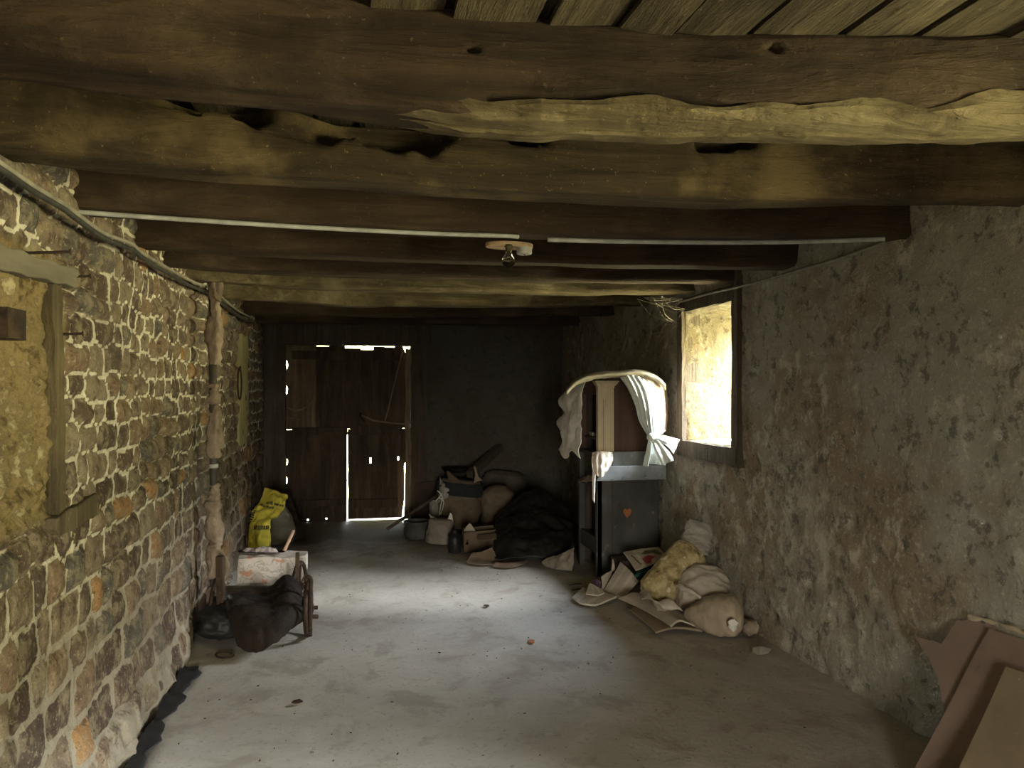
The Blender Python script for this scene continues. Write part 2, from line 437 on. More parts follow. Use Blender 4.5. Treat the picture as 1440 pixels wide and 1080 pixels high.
def wall_left():
    rnd = random.Random(5)
    ys = np.concatenate([np.arange(-2.8, 1.9, .12), np.arange(1.9, 4.6, .0125), np.arange(4.6, YB + .3, .02)])
    zs = np.arange(-.15, 2.62, .0135)
    Y, Z = np.meshgrid(ys, zs, indexing='ij'); y = Y.ravel(); z = Z.ravel()
    P = np.stack([np.zeros_like(y), y, z], 1)
    wy = y + fbm(P, 7, 3, 11) * .035; wz = z + fbm(P, 6, 3, 12) * .028 + np.sin(y * 1.7) * .012
    infill = (sstep(2.80, 2.72, y + fbm(P, 9, 2, 2) * .04) * sstep(1.04, 1.10, z) * sstep(1.93, 1.88, z))
    sites = []; r = -.15; row = 0
    while r < 2.7:
        h = .165 if r < .35 else (.14 if r < .8 else rnd.uniform(.092, .115))
        c = 1.5 + rnd.random() * .2
        while c < YB + .5:
            w = rnd.choice([.10, .13, .16, .19, .24]) * (1.35 if r < .5 else 1.0)
            sites.append((c + w / 2, r + h / 2 + rnd.uniform(-.014, .014), rnd.random(), max(w, .12), h)); c += w
        r += h; row += 1
    S = np.array(sites)
    d1 = np.full(len(y), 9e9); d2 = d1.copy(); idx = np.zeros(len(y), int)
    order = np.argsort(S[:, 0])
    for k in order:                                            # nearest and second nearest stone for every wall point
        s = S[k]; sel = np.abs(wy - s[0]) < .55
        q = np.where(sel)[0]
        if not len(q): continue
        dy = np.maximum(np.abs(wy[q] - s[0]) - s[3] * .5 + .05, 0); dz = np.abs(wz[q] - s[1]) - s[4] * .5 + .05
        dz = np.maximum(dz, 0); d = np.sqrt(dy * dy + dz * dz)
        a = d < d1[q]
        d2[q] = np.where(a, d1[q], np.minimum(d2[q], d)); idx[q] = np.where(a, k, idx[q]); d1[q] = np.where(a, d, d1[q])
    e = np.clip(d2 - d1, 0, .2)
    wid = .013 + .014 * sstep(.9, .4, z) + fbm(P, 4, 3, 8) * .010
    mort = 1 - sstep(wid * .55, wid * 1.35, e)
    broke = sstep(.05, .35, fbm(P, 2.6, 3, 61)) * .8           # where the pointing has fallen out
    h = (1 - mort) * (.020 + .016 * (S[idx, 2] - .5)) * sstep(0, .07, e) + fbm(P, 22, 3, 21) * .006 + fbm(P, 3, 3, 23) * .014
    h += mort * (.012 - .03 * broke)
    h = h * (1 - infill) + infill * (fbm(P, 26, 4, 31) * .034 - .012 + np.maximum(fbm(P, 9, 3, 33), 0) * .02)
    # rounded foot of bedrock stones
    foot = sstep(.34, .0, z + fbm(P, 4, 3, 41) * .10) * sstep(5.0, 4.2, y)
    h += foot * (.045 + .04 * fbm(P, 5, 3, 43)) + sstep(.9, 0, z) * .012
    step = sstep(5.12, 5.16, y) * .02
    h = h + step
    mort = np.maximum(mort * (1 - infill) * (1 - .55 * broke), foot * .8 * (fbm(P, 4, 3, 44) > -.25))
    mort = mort + infill * .25
    mb = MB(); X = XL + h; nz = len(zs)
    mb.v = [Vector(p) for p in zip(X, y, z)]
    mb.f = [(i*nz+j, (i+1)*nz+j, (i+1)*nz+j+1, i*nz+j+1) for i in range(len(ys)-1) for j in range(nz-1)]
    o = struct(obj('wall_left', mb, M['stone'], smooth=True, world_origin=True))
    at = o.data.color_attributes.new('stone', 'FLOAT_COLOR', 'POINT')
    colr = np.stack([S[idx, 2], np.clip(mort, 0, 1), infill, np.ones_like(y)], 1).astype(np.float32)
    at.data.foreach_set('color', colr.ravel())
wall_left()

def wall_right():
    brk = [v for w in (WIN1, WIN2) for v in w[:2]]
    ys = sorted(set([round(v, 4) for v in list(np.arange(-2.7, 2.1, .1)) + list(np.arange(2.1, YB + .3, .025)) + brk]))
    zs = sorted(set([round(v, 4) for v in list(np.arange(-.12, 2.62, .025)) + [WIN1[2], WIN1[3], WIN2[2], WIN2[3]]]))
    ny, nz = len(ys), len(zs)
    P = np.array([[0, y, z] for y in ys for z in zs])
    h = fbm(P, 1.4, 4, 51) * .035 + fbm(P, 6, 4, 52) * .016 + np.maximum(fbm(P, 15, 4, 53), 0) * .020 - np.maximum(fbm(P, 14, 3, 54) - .25, 0) * .05
    h -= sstep(.35, 0, P[:, 2] + fbm(P, 5, 3, 55) * .15) * -.02
    near = np.ones(len(P))
    for w in (WIN1, WIN2):
        dy = np.maximum(np.maximum(w[0] - P[:, 1], P[:, 1] - w[1]), 0); dz = np.maximum(np.maximum(w[2] - P[:, 2], P[:, 2] - w[3]), 0)
        near = np.minimum(near, sstep(.0, .18, np.hypot(dy, dz)))
    h *= near
    mb = MB(); mb.v = [Vector((XR - h[i], P[i][1], P[i][2])) for i in range(len(P))]
    for i in range(ny - 1):
        for j in range(nz - 1):
            cy_, cz_ = (ys[i] + ys[i+1]) / 2, (zs[j] + zs[j+1]) / 2
            if any(w[0] < cy_ < w[1] and w[2] < cz_ < w[3] for w in (WIN1, WIN2)): continue
            mb.f.append((i*nz+j, (i+1)*nz+j, (i+1)*nz+j+1, i*nz+j+1))
    struct(obj('wall_right', mb, M['plaster'], smooth=True, world_origin=True))
wall_right()

# the deep window openings: four rough faces each, from the inner wall face to the outer one
def reveal(name, w, m):
    y0, y1, z0, z1 = w; A, B = XR - .004, XR + THICK
    mb = MB()
    def face(p00, p10, p11, p01, nrm, seed):
        nu, nv = 26, 26; G = []
        for i in range(nu):
            row = []
            for j in range(nv):
                s, t = i / (nu - 1), j / (nv - 1)
                p = (Vector(p00) * (1-s) * (1-t) + Vector(p10) * s * (1-t) + Vector(p11) * s * t + Vector(p01) * (1-s) * t)
                row.append(p)
            G.append(row)
        flat = np.array([list(p) for r in G for p in r])
        k = fbm(flat, 7, 4, seed) * .022
        for i in range(nu):
            for j in range(nv): G[i][j] = G[i][j] + Vector(nrm) * (k[i*nv+j] * (0 if i == 0 else 1))
        mb.grid(G)
    face((A,y1,z0),(B,y1,z0),(B,y1,z1-.05),(A,y1,z1),(0,-1,0),1)
    face((A,y0,z0),(B,y0,z0),(B,y0,z1-.05),(A,y0,z1),(0,1,0),2)
    face((A,y0,z0),(B,y0,z0-.02),(B,y1,z0-.02),(A,y1,z0),(0,0,1),3)
    face((A,y0,z1),(B,y0,z1-.05),(B,y1,z1-.05),(A,y1,z1),(0,0,-1),4)
    return struct(obj(name, mb, m, smooth=True, world_origin=True))
r1 = reveal('window_1', WIN1, M['whitewash'])
def rough_box(lo, hi, amp=.006, sc=9, seed=0, n=(2, 2, 14)):
    mb = MB(); xs = [np.linspace(lo[i], hi[i], n[i] + 1) for i in range(3)]
    def side(f, na, nb):
        mb.grid([[f(a, b) for b in range(nb + 1)] for a in range(na + 1)])
    for e in (0, n[2]): side(lambda a, b: (xs[0][a], xs[1][b], xs[2][e]), n[0], n[1])
    for e in (0, n[1]): side(lambda a, b: (xs[0][a], xs[1][e], xs[2][b]), n[0], n[2])
    for e in (0, n[0]): side(lambda a, b: (xs[0][e], xs[1][a], xs[2][b]), n[1], n[2])
    return mb.wobble(amp, sc, seed)
y0, y1, z0, z1 = WIN1
obj('jamb', rough_box((XR-.035, y1, z0-.12), (XR+.11, y1+.085, z1+.06), .008, 7, 1), M['frame_wood'], r1)
obj('jamb', rough_box((XR-.035, y0-.075, z0-.12), (XR+.11, y0, z1+.22), .008, 7, 2), M['frame_wood'], r1)
obj('lintel', rough_box((XR-.03, y0-.02, z1), (XR+.14, y1+.06, z1+.10), .008, 7, 3, (2, 14, 2)), M['frame_wood'], r1)
obj('sill', rough_box((XR-.04, y0-.06, z0-.11), (XR+.10, y1+.05, z0), .010, 7, 4, (2, 14, 2)), M['frame_wood'], r1)
r2 = reveal('window_2', WIN2, M['whitewash'])

# back wall with the doorway cut out of it
DL, DR = PY(402, 600, YB).x, PY(577, 600, YB).x
DT = PY(490, 486, YB).z
def wall_back():
    xs = sorted(set([round(v, 4) for v in list(np.arange(XL - .1, XR + .35, .04)) + [DL, DR]])); zs = sorted(set([round(v, 4) for v in list(np.arange(-.12, 2.62, .04)) + [DT]]))
    P = np.array([[x, 0, z] for x in xs for z in zs]); nz = len(zs)
    h = fbm(P, 2, 4, 71) * .02 + fbm(P, 9, 3, 72) * .006
    h *= sstep(0, .15, np.hypot(np.maximum(np.maximum(DL - P[:, 0], P[:, 0] - DR), 0), np.maximum(P[:, 2] - DT, 0)))
    mb = MB(); mb.v = [Vector((P[i][0], YB - h[i], P[i][2])) for i in range(len(P))]
    for i in range(len(xs) - 1):
        for j in range(nz - 1):
            if DL < (xs[i] + xs[i+1]) / 2 < DR and (zs[j] + zs[j+1]) / 2 < DT: continue
            mb.f.append((i*nz+j, i*nz+j+1, (i+1)*nz+j+1, (i+1)*nz+j))
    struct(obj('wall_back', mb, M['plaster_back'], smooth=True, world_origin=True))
wall_back()
mb = MB()
for lo, hi in (((XL - .2, YF - .4, -.1), (DOOR2[0], YF, 2.62)), ((DOOR2[1], YF - .4, -.1), (XR + .3, YF, 2.62)), ((DOOR2[0], YF - .4, DOOR2[3]), (DOOR2[1], YF, 2.62))): mb.box(lo, hi)
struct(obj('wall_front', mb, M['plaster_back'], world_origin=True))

# loft boards: planks running along the room, gaps closed by the loft floor above
ZC = 2.32
def ceiling():
    mb = MB(); rnd = random.Random(3); x = XL - .2
    while x < XR + .3:
        w = rnd.uniform(.13, .22); dz = rnd.uniform(0, .018); t = rnd.uniform(-.012, .012)
        ya = -2.6
        for k in range(1):
            n = 60; G = []
            for (xx, zz) in ((x + .006, ZC + .03), (x + .004, ZC + dz - t), (x + w * .5, ZC + dz - .004), (x + w - .006, ZC + dz + t), (x + w - .004, ZC + .03)):
                G.append([Vector((xx + .006 * math.sin(i * .7 + x * 9), ya + (YB + 2.9) * i / n, zz)) for i in range(n + 1)])
            mb.grid(G)
        x += w + rnd.choice([0, .004, .012])
    mb.wobble(.006, 5, 9)
    mb.box((XL - .3, -2.7, ZC + .05), (XR + .9, YB + .4, ZC + .12))
    return mb
struct(obj('ceiling', ceiling(), M['boards'], world_origin=True))

# ------------------------------------------------------------------ ceiling beams
def beam(pts, depth, height, material, label, seed=0, amp=.007, notches=(), wane=.0, holes=(), cracks=(), n=110, up=lambda x: 0.0):
    """pts: (X, Y of the front lower edge, Z of it) along the beam"""
    xs = np.linspace(pts[0][0], pts[-1][0], n); px = [p[0] for p in pts]
    Ys = np.interp(xs, px, [p[1] for p in pts]); Zs = np.interp(xs, px, [p[2] for p in pts])
    k = np.ones(9) / 9
    Ys = np.convolve(np.pad(Ys, 4, 'edge'), k, 'valid'); Zs = np.convolve(np.pad(Zs, 4, 'edge'), k, 'valid')
    prof = []
    m = 9
    c = .014
    def line(a, b, q):
        return [(a[0] + (b[0]-a[0]) * i / q, a[1] + (b[1]-a[1]) * i / q) for i in range(q)]
    corners = [(c, 0), (depth - c, 0), (depth, c), (depth, height), (wane, height), (0, height - wane - .004), (0, c)]
    cnt = [10, 2, 8, 6, 4, 34 if cracks else 14, 2]
    for i in range(len(corners)): prof += line(corners[i], corners[(i+1) % len(corners)], cnt[i])
    P = np.array([[xs[i], Ys[i] + a, Zs[i] + b] for i in range(n) for a, b in prof])
    d = np.stack([np.zeros(len(P)), fbm(P * [.35, 1, 1], 9, 4, seed) * amp * 1.6 + fbm(P * [.5, 1, 1], 2.2, 2, seed + 5) * amp, fbm(P * [.35, 1, 1], 8, 4, seed + 9) * amp * 1.6 + fbm(P * [.5, 1, 1], 2, 2, seed + 7) * amp], 1)
    P = P + d
    A = np.array([[a, b] for _ in range(n) for a, b in prof])
    for (nx, wd, dep, where) in notches:                       # rotted hollows: push the arris in
        q = np.exp(-((P[:, 0] - nx) / wd) ** 4)
        ragged = np.clip(1 + 1.0 * fbm(P * [1, 0, 0], 12, 4, seed + 77), .72, 2)
        if where == 'top':
            t = q * sstep(height - dep * ragged, height - dep * .55, A[:, 1]) * (A[:, 0] < depth * .6); P[:, 1] += t * depth * .75
        elif where == 'low':
            t = q * sstep(dep * ragged, dep * .3, A[:, 1]) * sstep(depth * .7, 0, A[:, 0]); P[:, 2] += t * dep * .8; P[:, 1] += t * dep * .5
    P[:, 2] += np.array([up(x) for x in P[:, 0]]) * (A[:, 1] / height)
    for (hx, hz, hr) in holes:                                 # peg holes in the front face
        q = np.hypot(P[:, 0] - hx, P[:, 2] - hz); P[:, 1] += sstep(hr * 1.3, hr * .7, q) * .05 * (A[:, 0] < .012)
    for pts_ in cracks:                                        # splits following the grain
        cx_ = [p[0] for p in pts_]; zc_ = np.interp(P[:, 0], cx_, [p[1] for p in pts_]) + .004 * fbm(P, 20, 2, seed + 40)
        inside = (P[:, 0] > cx_[0]) & (P[:, 0] < cx_[-1]) & (A[:, 0] < .012)
        P[:, 1] += np.where(inside, sstep(.010, .002, np.abs(P[:, 2] - zc_)) * .035, 0)
    r = len(prof); mb = MB()
    mb.loft([[Vector(P[i*r + j]) for j in range(r)] for i in range(n)])
    o = obj('ceiling_beam', mb, material, smooth=True)
    return tag(o, label, 'beam', 'ceiling beams')
def zl(X): return 2.11 + .012 * (X - XL)
BN, BP = Vector((-.012, 0, 1)), Vector((XL, 0, 2.11))
def bp(px, py):
    p = PP(px, py, BN, BP); return (p.x, p.y, p.z)
def span(*pix):
    q = [bp(*p) for p in pix]
    a = (XL - .06, q[0][1], zl(XL)); b = (XR + .10, q[-1][1], zl(XR))
    return [a] + [p for p in q if XL < p[0] < XR] + [b]
q1 = span((0, 66), (300, 108), (510, 140), (720, 156), (1000, 164), (1440, 162))
def onb1(px, py): p = PY(px, py, 1.60); return (p.x, p.z)
b1 = beam(q1, .165, .20, M['beam'], 'nearest ceiling beam, massive rough-hewn oak with a split and a pale sawn lower face', 1, .010, [(.55, .10, .03, 'low'), (1.0, .16, .025, 'low'), (1.62, .2, .045, 'low')], .01, holes=[(*onb1(1094, 66), .011), (*onb1(675, 46), .008)],
          cracks=[[onb1(700, 116), onb1(800, 121), onb1(900, 118), onb1(1010, 140), onb1(1150, 152)]], n=300, up=lambda x: .03 * (x < .8) * min(1, (.8 - x) / .4))
b2 = beam(span((0, 205), (250, 233), (500, 252), (720, 266), (1000, 276), (1440, 275)), .17, .20, M['beam_dusty'], 'second ceiling beam from the camera, dusty yellowish oak with a rotted hollow along its top edge', 2, .008, [(.08, .22, .085, 'top'), (.56, .06, .06, 'top'), (-.38, .14, .06, 'top'), (1.25, .09, .05, 'top')], n=200)
b3 = beam(span((110, 290), (400, 312), (720, 328), (1260, 332)), .16, .20, M['beam_dark'], 'third ceiling beam from the camera, brown, carrying the light bulb and grey conduit', 3, .006)
b4 = beam(span((205, 345), (330, 353), (800, 371), (1130, 374)), .16, .20, M['beam_dark'], 'dark brown ceiling beam just beyond the one with the light bulb', 4, .006)
b5 = beam(span((255, 371), (340, 380), (800, 396), (1035, 396)), .15, .20, M['beam_dark'], 'dark ceiling beam meeting the right wall just before the small window', 5, .007)
b6 = beam(span((285, 394), (400, 403), (800, 413), (966, 411)), .15, .19, M['beam_pale'], 'worn ceiling beam ending right above the small window', 6, .009)
b7 = beam(span((315, 418), (500, 430), (700, 432), (870, 429)), .15, .19, M['beam_pale'], 'pale worn ceiling beam just beyond the small window', 7, .009)
b8 = beam(span((350, 441), (600, 446), (820, 442)), .15, .18, M['beam_dark'], 'dark ceiling beam second from the back wall', 8, .007)
b9 = beam([(XL - .06, 7.75, 2.10), (XR + .1, 7.85, 2.14)], .16, .19, M['beam_dark'], 'farthest dark ceiling beam, close to the back wall above the door', 9, .007)
# the pale sawn strip along the lower face of the nearest beam
def sapwood():
    mb = MB(); rings = []; n = 90
    for i in range(n):
        px = 545 + (1560 - 545) * i / (n - 1)
        p = Vector(bp(px, float(np.interp(px, [510, 720, 1000, 1440, 1560], [147, 158, 166, 164, 160]))))
        up = .030 + .016 * math.sin(i * .35) * math.sin(i * .11 + 1) + (.03 if i > 66 else 0) * min(1, max(0, (i - 66) / 8))
        tp_ = min(1, (i + 1) / 12); up *= tp_
        rings.append([p + Vector(q) for q in ((0, -.012, up), (0, -.016, up * .5), (0, -.010, .006), (0, .015, -.012), (0, .058, -.019), (0, .064, .012), (0, .080, .012), (0, .086, -.020), (0, .13, -.016), (0, .172, -.008), (0, .172, .02), (0, .05, .03))])
        rings[-1] = [Vector((q.x, q.y, p.z + (q.z - p.z) * tp_ + .012 * (1 - tp_))) for q in rings[-1]]
    return mb.loft(rings).wobble(.012, 9, 3, 4)
obj('sapwood_strip', sapwood(), M['sapwood'], b1, smooth=False)['label'] = 'pale split sapwood along the lower edge of the beam'

# ------------------------------------------------------------------ more shape helpers
def cr(pts, n):
    """smooth curve through points"""
    pts = [Vector(p) for p in pts]; k = len(pts); out = []
    for i in range(n):
        s = i / (n - 1) * (k - 1); a = min(int(s), k - 2); t = s - a
        p0, p1, p2, p3 = pts[max(a-1, 0)], pts[a], pts[a+1], pts[min(a+2, k-1)]
        out.append(.5 * ((2*p1) + (p2-p0)*t + (2*p0-5*p1+4*p2-p3)*t*t + (3*p1-p0-3*p2+p3)*t*t*t))
    return out
def sheet(rows, nu=28, nv=28, amp=.006, scale=12, seed=0, folds=None):
    """smooth cloth or paper through a grid of points; folds=(depth, count) runs creases along the columns"""
    R = [cr(r, nu) for r in rows]; C = [cr([r[i] for r in R], nv) for i in range(nu)]
    mb = MB().grid(C)
    A = np.array([list(p) for p in mb.v]); 
    ridg = 1 - np.abs(fbm(A, scale, 3, seed)) * 2.2
    nrm = (C[-1][0] - C[0][0]).cross(C[0][-1] - C[0][0]).normalized()
    for k, p in enumerate(mb.v):
        i, j = divmod(k, nv); d = ridg[k] * amp
        if folds: d += folds[0] * math.sin(i / (nu - 1) * folds[1] * 6.283 + j * .05 + seed) * (.4 + .6 * j / nv)
        mb.v[k] = p + nrm * d
    return mb
def pxsheet(rows, **k): return sheet([[PC(*c) for c in r] for r in rows], **k)
def sack(a, b, prof, crumple=.02, scale=7, seed=0, n=52, m=44, side=None, fold=.010):
    """closed soft bag around the axis a-b; prof = (t, half width, half depth)"""
    a, b = Vector(a), Vector(b); ax = (b - a).normalized()
    s1 = Vector(side) if side else RT.copy()
    s1 = (s1 - ax * s1.dot(ax)).normalized(); s2 = ax.cross(s1)
    ts = [p[0] for p in prof]; rings = []; N = []
    for i in range(m):
        t = ts[0] + (ts[-1] - ts[0]) * i / (m - 1)
        ra = np.interp(t, ts, [p[1] for p in prof]); rb = np.interp(t, ts, [p[2] for p in prof]); ring = []
        for j in range(n):
            q = 2 * math.pi * j / n; cx, sx = math.cos(q), math.sin(q); e = .82
            d = s1 * (math.copysign(abs(cx) ** e, cx) * ra) + s2 * (math.copysign(abs(sx) ** e, sx) * rb)
            ring.append(a + (b - a) * t + d); N.append(d.normalized() if d.length > 1e-6 else ax)
        rings.append(ring)
    mb = MB().loft(rings); A = np.array([list(p) for p in mb.v])
    k = fbm(A, scale, 3, seed) * crumple + (1 - np.abs(fbm(A, scale * 2.3, 3, seed + 3)) * 3) * fold
    for i in range(len(mb.v)): mb.v[i] = mb.v[i] + N[i] * float(k[i])
    return mb

# ------------------------------------------------------------------ doorway timbers and door
def Bx(px, Y=YB): return PY(px, 600, Y).x
def Bz(py, Y=YB): return PY(490, py, Y).z
t1 = struct(obj('trim_1', rough_box((Bx(371), YB - .07, DT), (Bx(606), YB + .12, Bz(452)), .010, 6, 5, (18, 2, 3)), M['frame_wood'], world_origin=True))
t2 = struct(obj('trim_2', rough_box((Bx(373), YB - .06, -.02), (DL, YB + .12, DT), .010, 6, 6), M['frame_wood'], world_origin=True))
t3 = struct(obj('trim_3', rough_box((DR, YB - .06, -.02), (Bx(600), YB + .12, DT), .010, 6, 7), M['frame_wood'], world_origin=True))
t4 = struct(obj('trim_4', rough_box((Bx(569), YB - .085, 0), (Bx(577), YB - .02, DT - .03), .016, 5, 8, (2, 2, 30)), M['jamb_wood'], world_origin=True))
DY = YB + .06
door = bpy.data.objects.new('door_1', None); COL.objects.link(door); door.location = (Bx(490, DY), DY, 0); struct(door)
def dx(px): return Bx(px, DY)
def dz(py): return Bz(py, DY)
rnd = random.Random(12)
def plank_poly(mb, la, lb, holes=(), t=.028):
    """one door board from its left and right edge outlines (x, z), with a worn-through hole if asked"""
    oy = rnd.uniform(-.003, .003)
    def put(pts): mb.prism([(x, DY - t / 2 + oy, z) for x, z in pts], (0, t, 0))
    if not holes: put(list(la) + list(lb)[::-1])
    for (hx, hz, rx, rz) in holes[:1]:                         # the board in two halves that meet above and below the hole
        k = 9; w = lambda a: 1 + .25 * math.sin(3 * a)
        lh = [(hx - rx * math.sin(a) * w(a), hz + rz * math.cos(a)) for a in [math.pi * i / k for i in range(k + 1)]]
        rh = [(hx + rx * math.sin(a) * w(a), hz + rz * math.cos(a)) for a in [math.pi * i / k for i in range(k + 1)]]
        put(list(la) + [(hx + .001, la[-1][1])] + lh + [(hx + .001, la[0][1])])
        put(list(lb) + [(hx - .001, lb[-1][1])] + rh + [(hx - .001, lb[0][1])])
def ragged(px, z0, z1, amp, seed, n=26, gap=None):
    zs_ = np.linspace(z0, z1, n); k = vnoise(np.stack([np.zeros(n), zs_ * 9, zs_ * 0], 1), seed) * amp
    return [(dx(px) + float(k[i]) + (gap(zs_[i]) if gap else 0), float(zs_[i])) for i in range(n)]
full = dz(486)
def leaf(name, edges, z0, tops, m, lg=None, rg=None, holes=(), sel=None):
    mb = MB()
    for i in range(len(edges) - 1):
        if sel and i not in sel: continue
        zt = tops[i] if isinstance(tops, list) else tops
        first, last = i == 0, i == len(edges) - 2
        la = ragged(edges[i], z0, zt, .004, 11 if first else i, gap=lg if first else None)
        lb = ragged(edges[i+1], z0, zt, .004, 13 if last else i + 30, gap=rg if last else None)
        if not first: la = [(x - .007, z) for x, z in la]
        hs = [(dx(hx), dz(hy), rx, rz) for hx, hy, rx, rz in holes if edges[i] < hx < edges[i+1]]
        plank_poly(mb, la, lb, hs)
    return obj(name, mb, m, door)
UE = [401.5, 426, 445, 464, 485, 507, 526, 541, 556, 575]
tops = [full + .004, full + .006, full - .012, full + .005, full - .03, full - .045, full - .008, full - .016, full + .004]
ul = leaf('upper_leaf', UE, dz(603), tops, M['door_wood'], lg=lambda z: .026 * (dz(575) < z < dz(500)) * max(0, math.sin(z * 23)), rg=lambda z: -.045 * max(0, (z - dz(506)) / .1), sel=[2, 3, 4, 5, 6, 7, 8])
M['door_lit'] = wood_material('lit_door_planks', (.07, .05, .03), (.16, .115, .07), (.26, .20, .13), 2, 1.0, (.30, .24, .15), .4)  # golden light along the hinge side painted in as paler planks
pp_ = leaf('lit_planks', UE, dz(603), tops, M['door_lit'], lg=lambda z: .026 * (dz(575) < z < dz(496)) * max(0, math.sin(z * 23)), sel=[0, 1]); pp_['label'] = 'planks with painted-in golden light at the hinge side of the upper door leaf'
def cgap(z): return -.0005 - .0035 * max(0, min(1, (dz(640) - z) / .7))
leaf('lower_leaf', [401.5, 425, 444, 466, 488.3], -.012, dz(603.5), M['door_wood'], lg=lambda z: .029 * (dz(690) < z < dz(640)) * max(0, math.sin(z * 31)), rg=cgap, holes=[(433, 729, .014, .012), (459, 728, .012, .010)])
leaf('lower_leaf', [489.2, 508, 530, 548, 575], .009, dz(603.5), M['door_wood'], lg=lambda z: -cgap(z) * .3, rg=lambda z: -.052 * max(0, min(1, (dz(645) - z) / .06)) - .030 * max(0, min(1, (dz(705) - z) / .2)), holes=[(521, 648, .013, .034), (560, 646, .011, .022)])
for (a, b, c, d) in ((411, 567, 494, 506), (411, 489, 600, 611), (413, 487, 701, 710), (492, 560, 702, 714), (492, 566, 599, 612)):
    o = obj('rail', MB().box((dx(a), DY - .05, dz(d)), (dx(b), DY - .016, dz(c))), M['door_wood'], door, bev=.004)
obj('latch_bar', MB().tube([PY(508, 584, DY - .06), PY(525, 591, DY - .065), PY(545, 594, DY - .065), PY(576, 597, DY - .07)], .012, 8), M['jamb_wood'], door, smooth=True)
obj('stay_bar', MB().bar(PY(541, 594, DY - .07), PY(566, 493, DY - .045), .022, .014), M['jamb_wood'], door)
obj('latch_handle', MB().tube([PY(508, 581, DY - .03), PY(506, 585, DY - .07), PY(510, 590, DY - .07), PY(512, 592, DY - .03)], .010, 8), M['iron'], door, smooth=True)
obj('hinge', MB().tube(cr([PY(404, 573, DY - .055), PY(415, 577, DY - .05), PY(428, 574, DY - .045), PY(441, 563, DY - .04)], 14), [.014]*8 + [.012,.011,.009,.008,.006,.004], 6), M['jamb_wood'], door, smooth=True)
obj('hinge', MB().bar(PY(405, 587, DY - .04), PY(422, 590, DY - .03), .018, .008), M['jamb_wood'], door)
obj('hinge', MB().tube(cr([PY(405, 636, DY - .045), PY(415, 638, DY - .04), PY(428, 631, DY - .035), PY(440, 622, DY - .03)], 12), [.010]*8 + [.008,.006,.005,.004], 6), M['frame_wood'], door, smooth=True)

# ------------------------------------------------------------------ old blocked opening in the stone wall: lintel, post and sill let into it
def on_left(px, py, off=.0): return PX(px, py, XL + off)
M['post_wood'] = wood_material('brown_post', (.05, .038, .022), (.10, .078, .045), (.17, .135, .085), 2, 1.0)
def flush(poly, name, m, off=.03, back=.12, seed=1):
    out = []
    for i in range(len(poly)):
        (xa, ya), (xb, yb_) = poly[i], poly[(i+1) % len(poly)]
        out += [(xa + (xb-xa)*k/6 + 1.3*math.sin(i*5+k*2.3+seed), ya + (yb_-ya)*k/6 + 1.6*math.sin(i*3+k*1.9+seed)) for k in range(6)]
    mb = MB().prism([on_left(x, y, off) for x, y in out], (-back, 0, 0)); return struct(obj(name, mb, m, world_origin=True, bev=.008))
M['stone_lintel'] = mat('grey_lintel', (.13, .115, .085), (.19, .17, .125), 7, bst=.4, stretch=(1, .4, 2))
flush([(-60, 310), (0, 342), (60, 362), (112, 380), (108, 404), (60, 393), (0, 378), (-60, 358)], 'trim_5', M['stone_lintel'], .03, seed=2)
flush([(74, 398), (87, 402), (92, 560), (93, 726), (82, 728), (79, 560)], 'trim_6', M['post_wood'], .022)
flush([(80, 728), (138, 694), (141, 722), (82, 758)], 'trim_7', M['post_wood'], .034)
# boarded niche towards the far end, its yellow-green light painted into the boards
M['niche'] = mat('lit_niche_boards', (.26, .24, .12), (.42, .38, .20), 5, stretch=(1, 5, .6), bst=.3)
flush([(336, 468), (349, 474), (350, 622), (337, 628)], 'trim_8', M['niche'], .046)
def nail(px, py, ln, lab, tilt=0.0):
    p = on_left(px, py, .0); q = p + Vector((ln, .02, tilt))
    mb = MB().tube([p, q], .0045, 8).tube([q, q + (q - p).normalized() * .005], .009, 8)
    tag(obj('nail', mb, M['iron'], smooth=False), lab, 'nail', 'iron nails in the stone wall')
nail(24, 356, .13, 'long iron nail sticking out of the grey lintel, the one nearer the left edge', .012)
nail(98, 389, .055, 'thick iron nail near the right end of the grey lintel on the stone wall', .006)
nail(84, 470, .06, 'thin iron nail beside the upright post on the stone wall below the lintel', .004)
p = on_left(4, 455, .0)
mb = rough_box((XL - .06, p.y - .12, p.z - .045), (XL + .06, p.y - .005, p.z + .036), .004, 12, 3, (3, 3, 3))
tag(obj('timber_stub', mb, M['iron'], smooth=False), 'dark blackened block jutting from the stone wall at the left edge', 'block')
ringp = [on_left(337 + 2.6 * math.cos(a), 540 + 22 * math.sin(a), .075) for a in np.linspace(-1.4, 4.6, 22)]
hk = MB().tube(ringp, .007, 6).tube([on_left(337, 519, .03), on_left(338, 516, .08), on_left(337, 521, .08)], .008, 6)
tag(obj('iron_ring', hk, M['iron'], smooth=True), 'long thin iron loop hanging on the far part of the stone wall', 'ring')

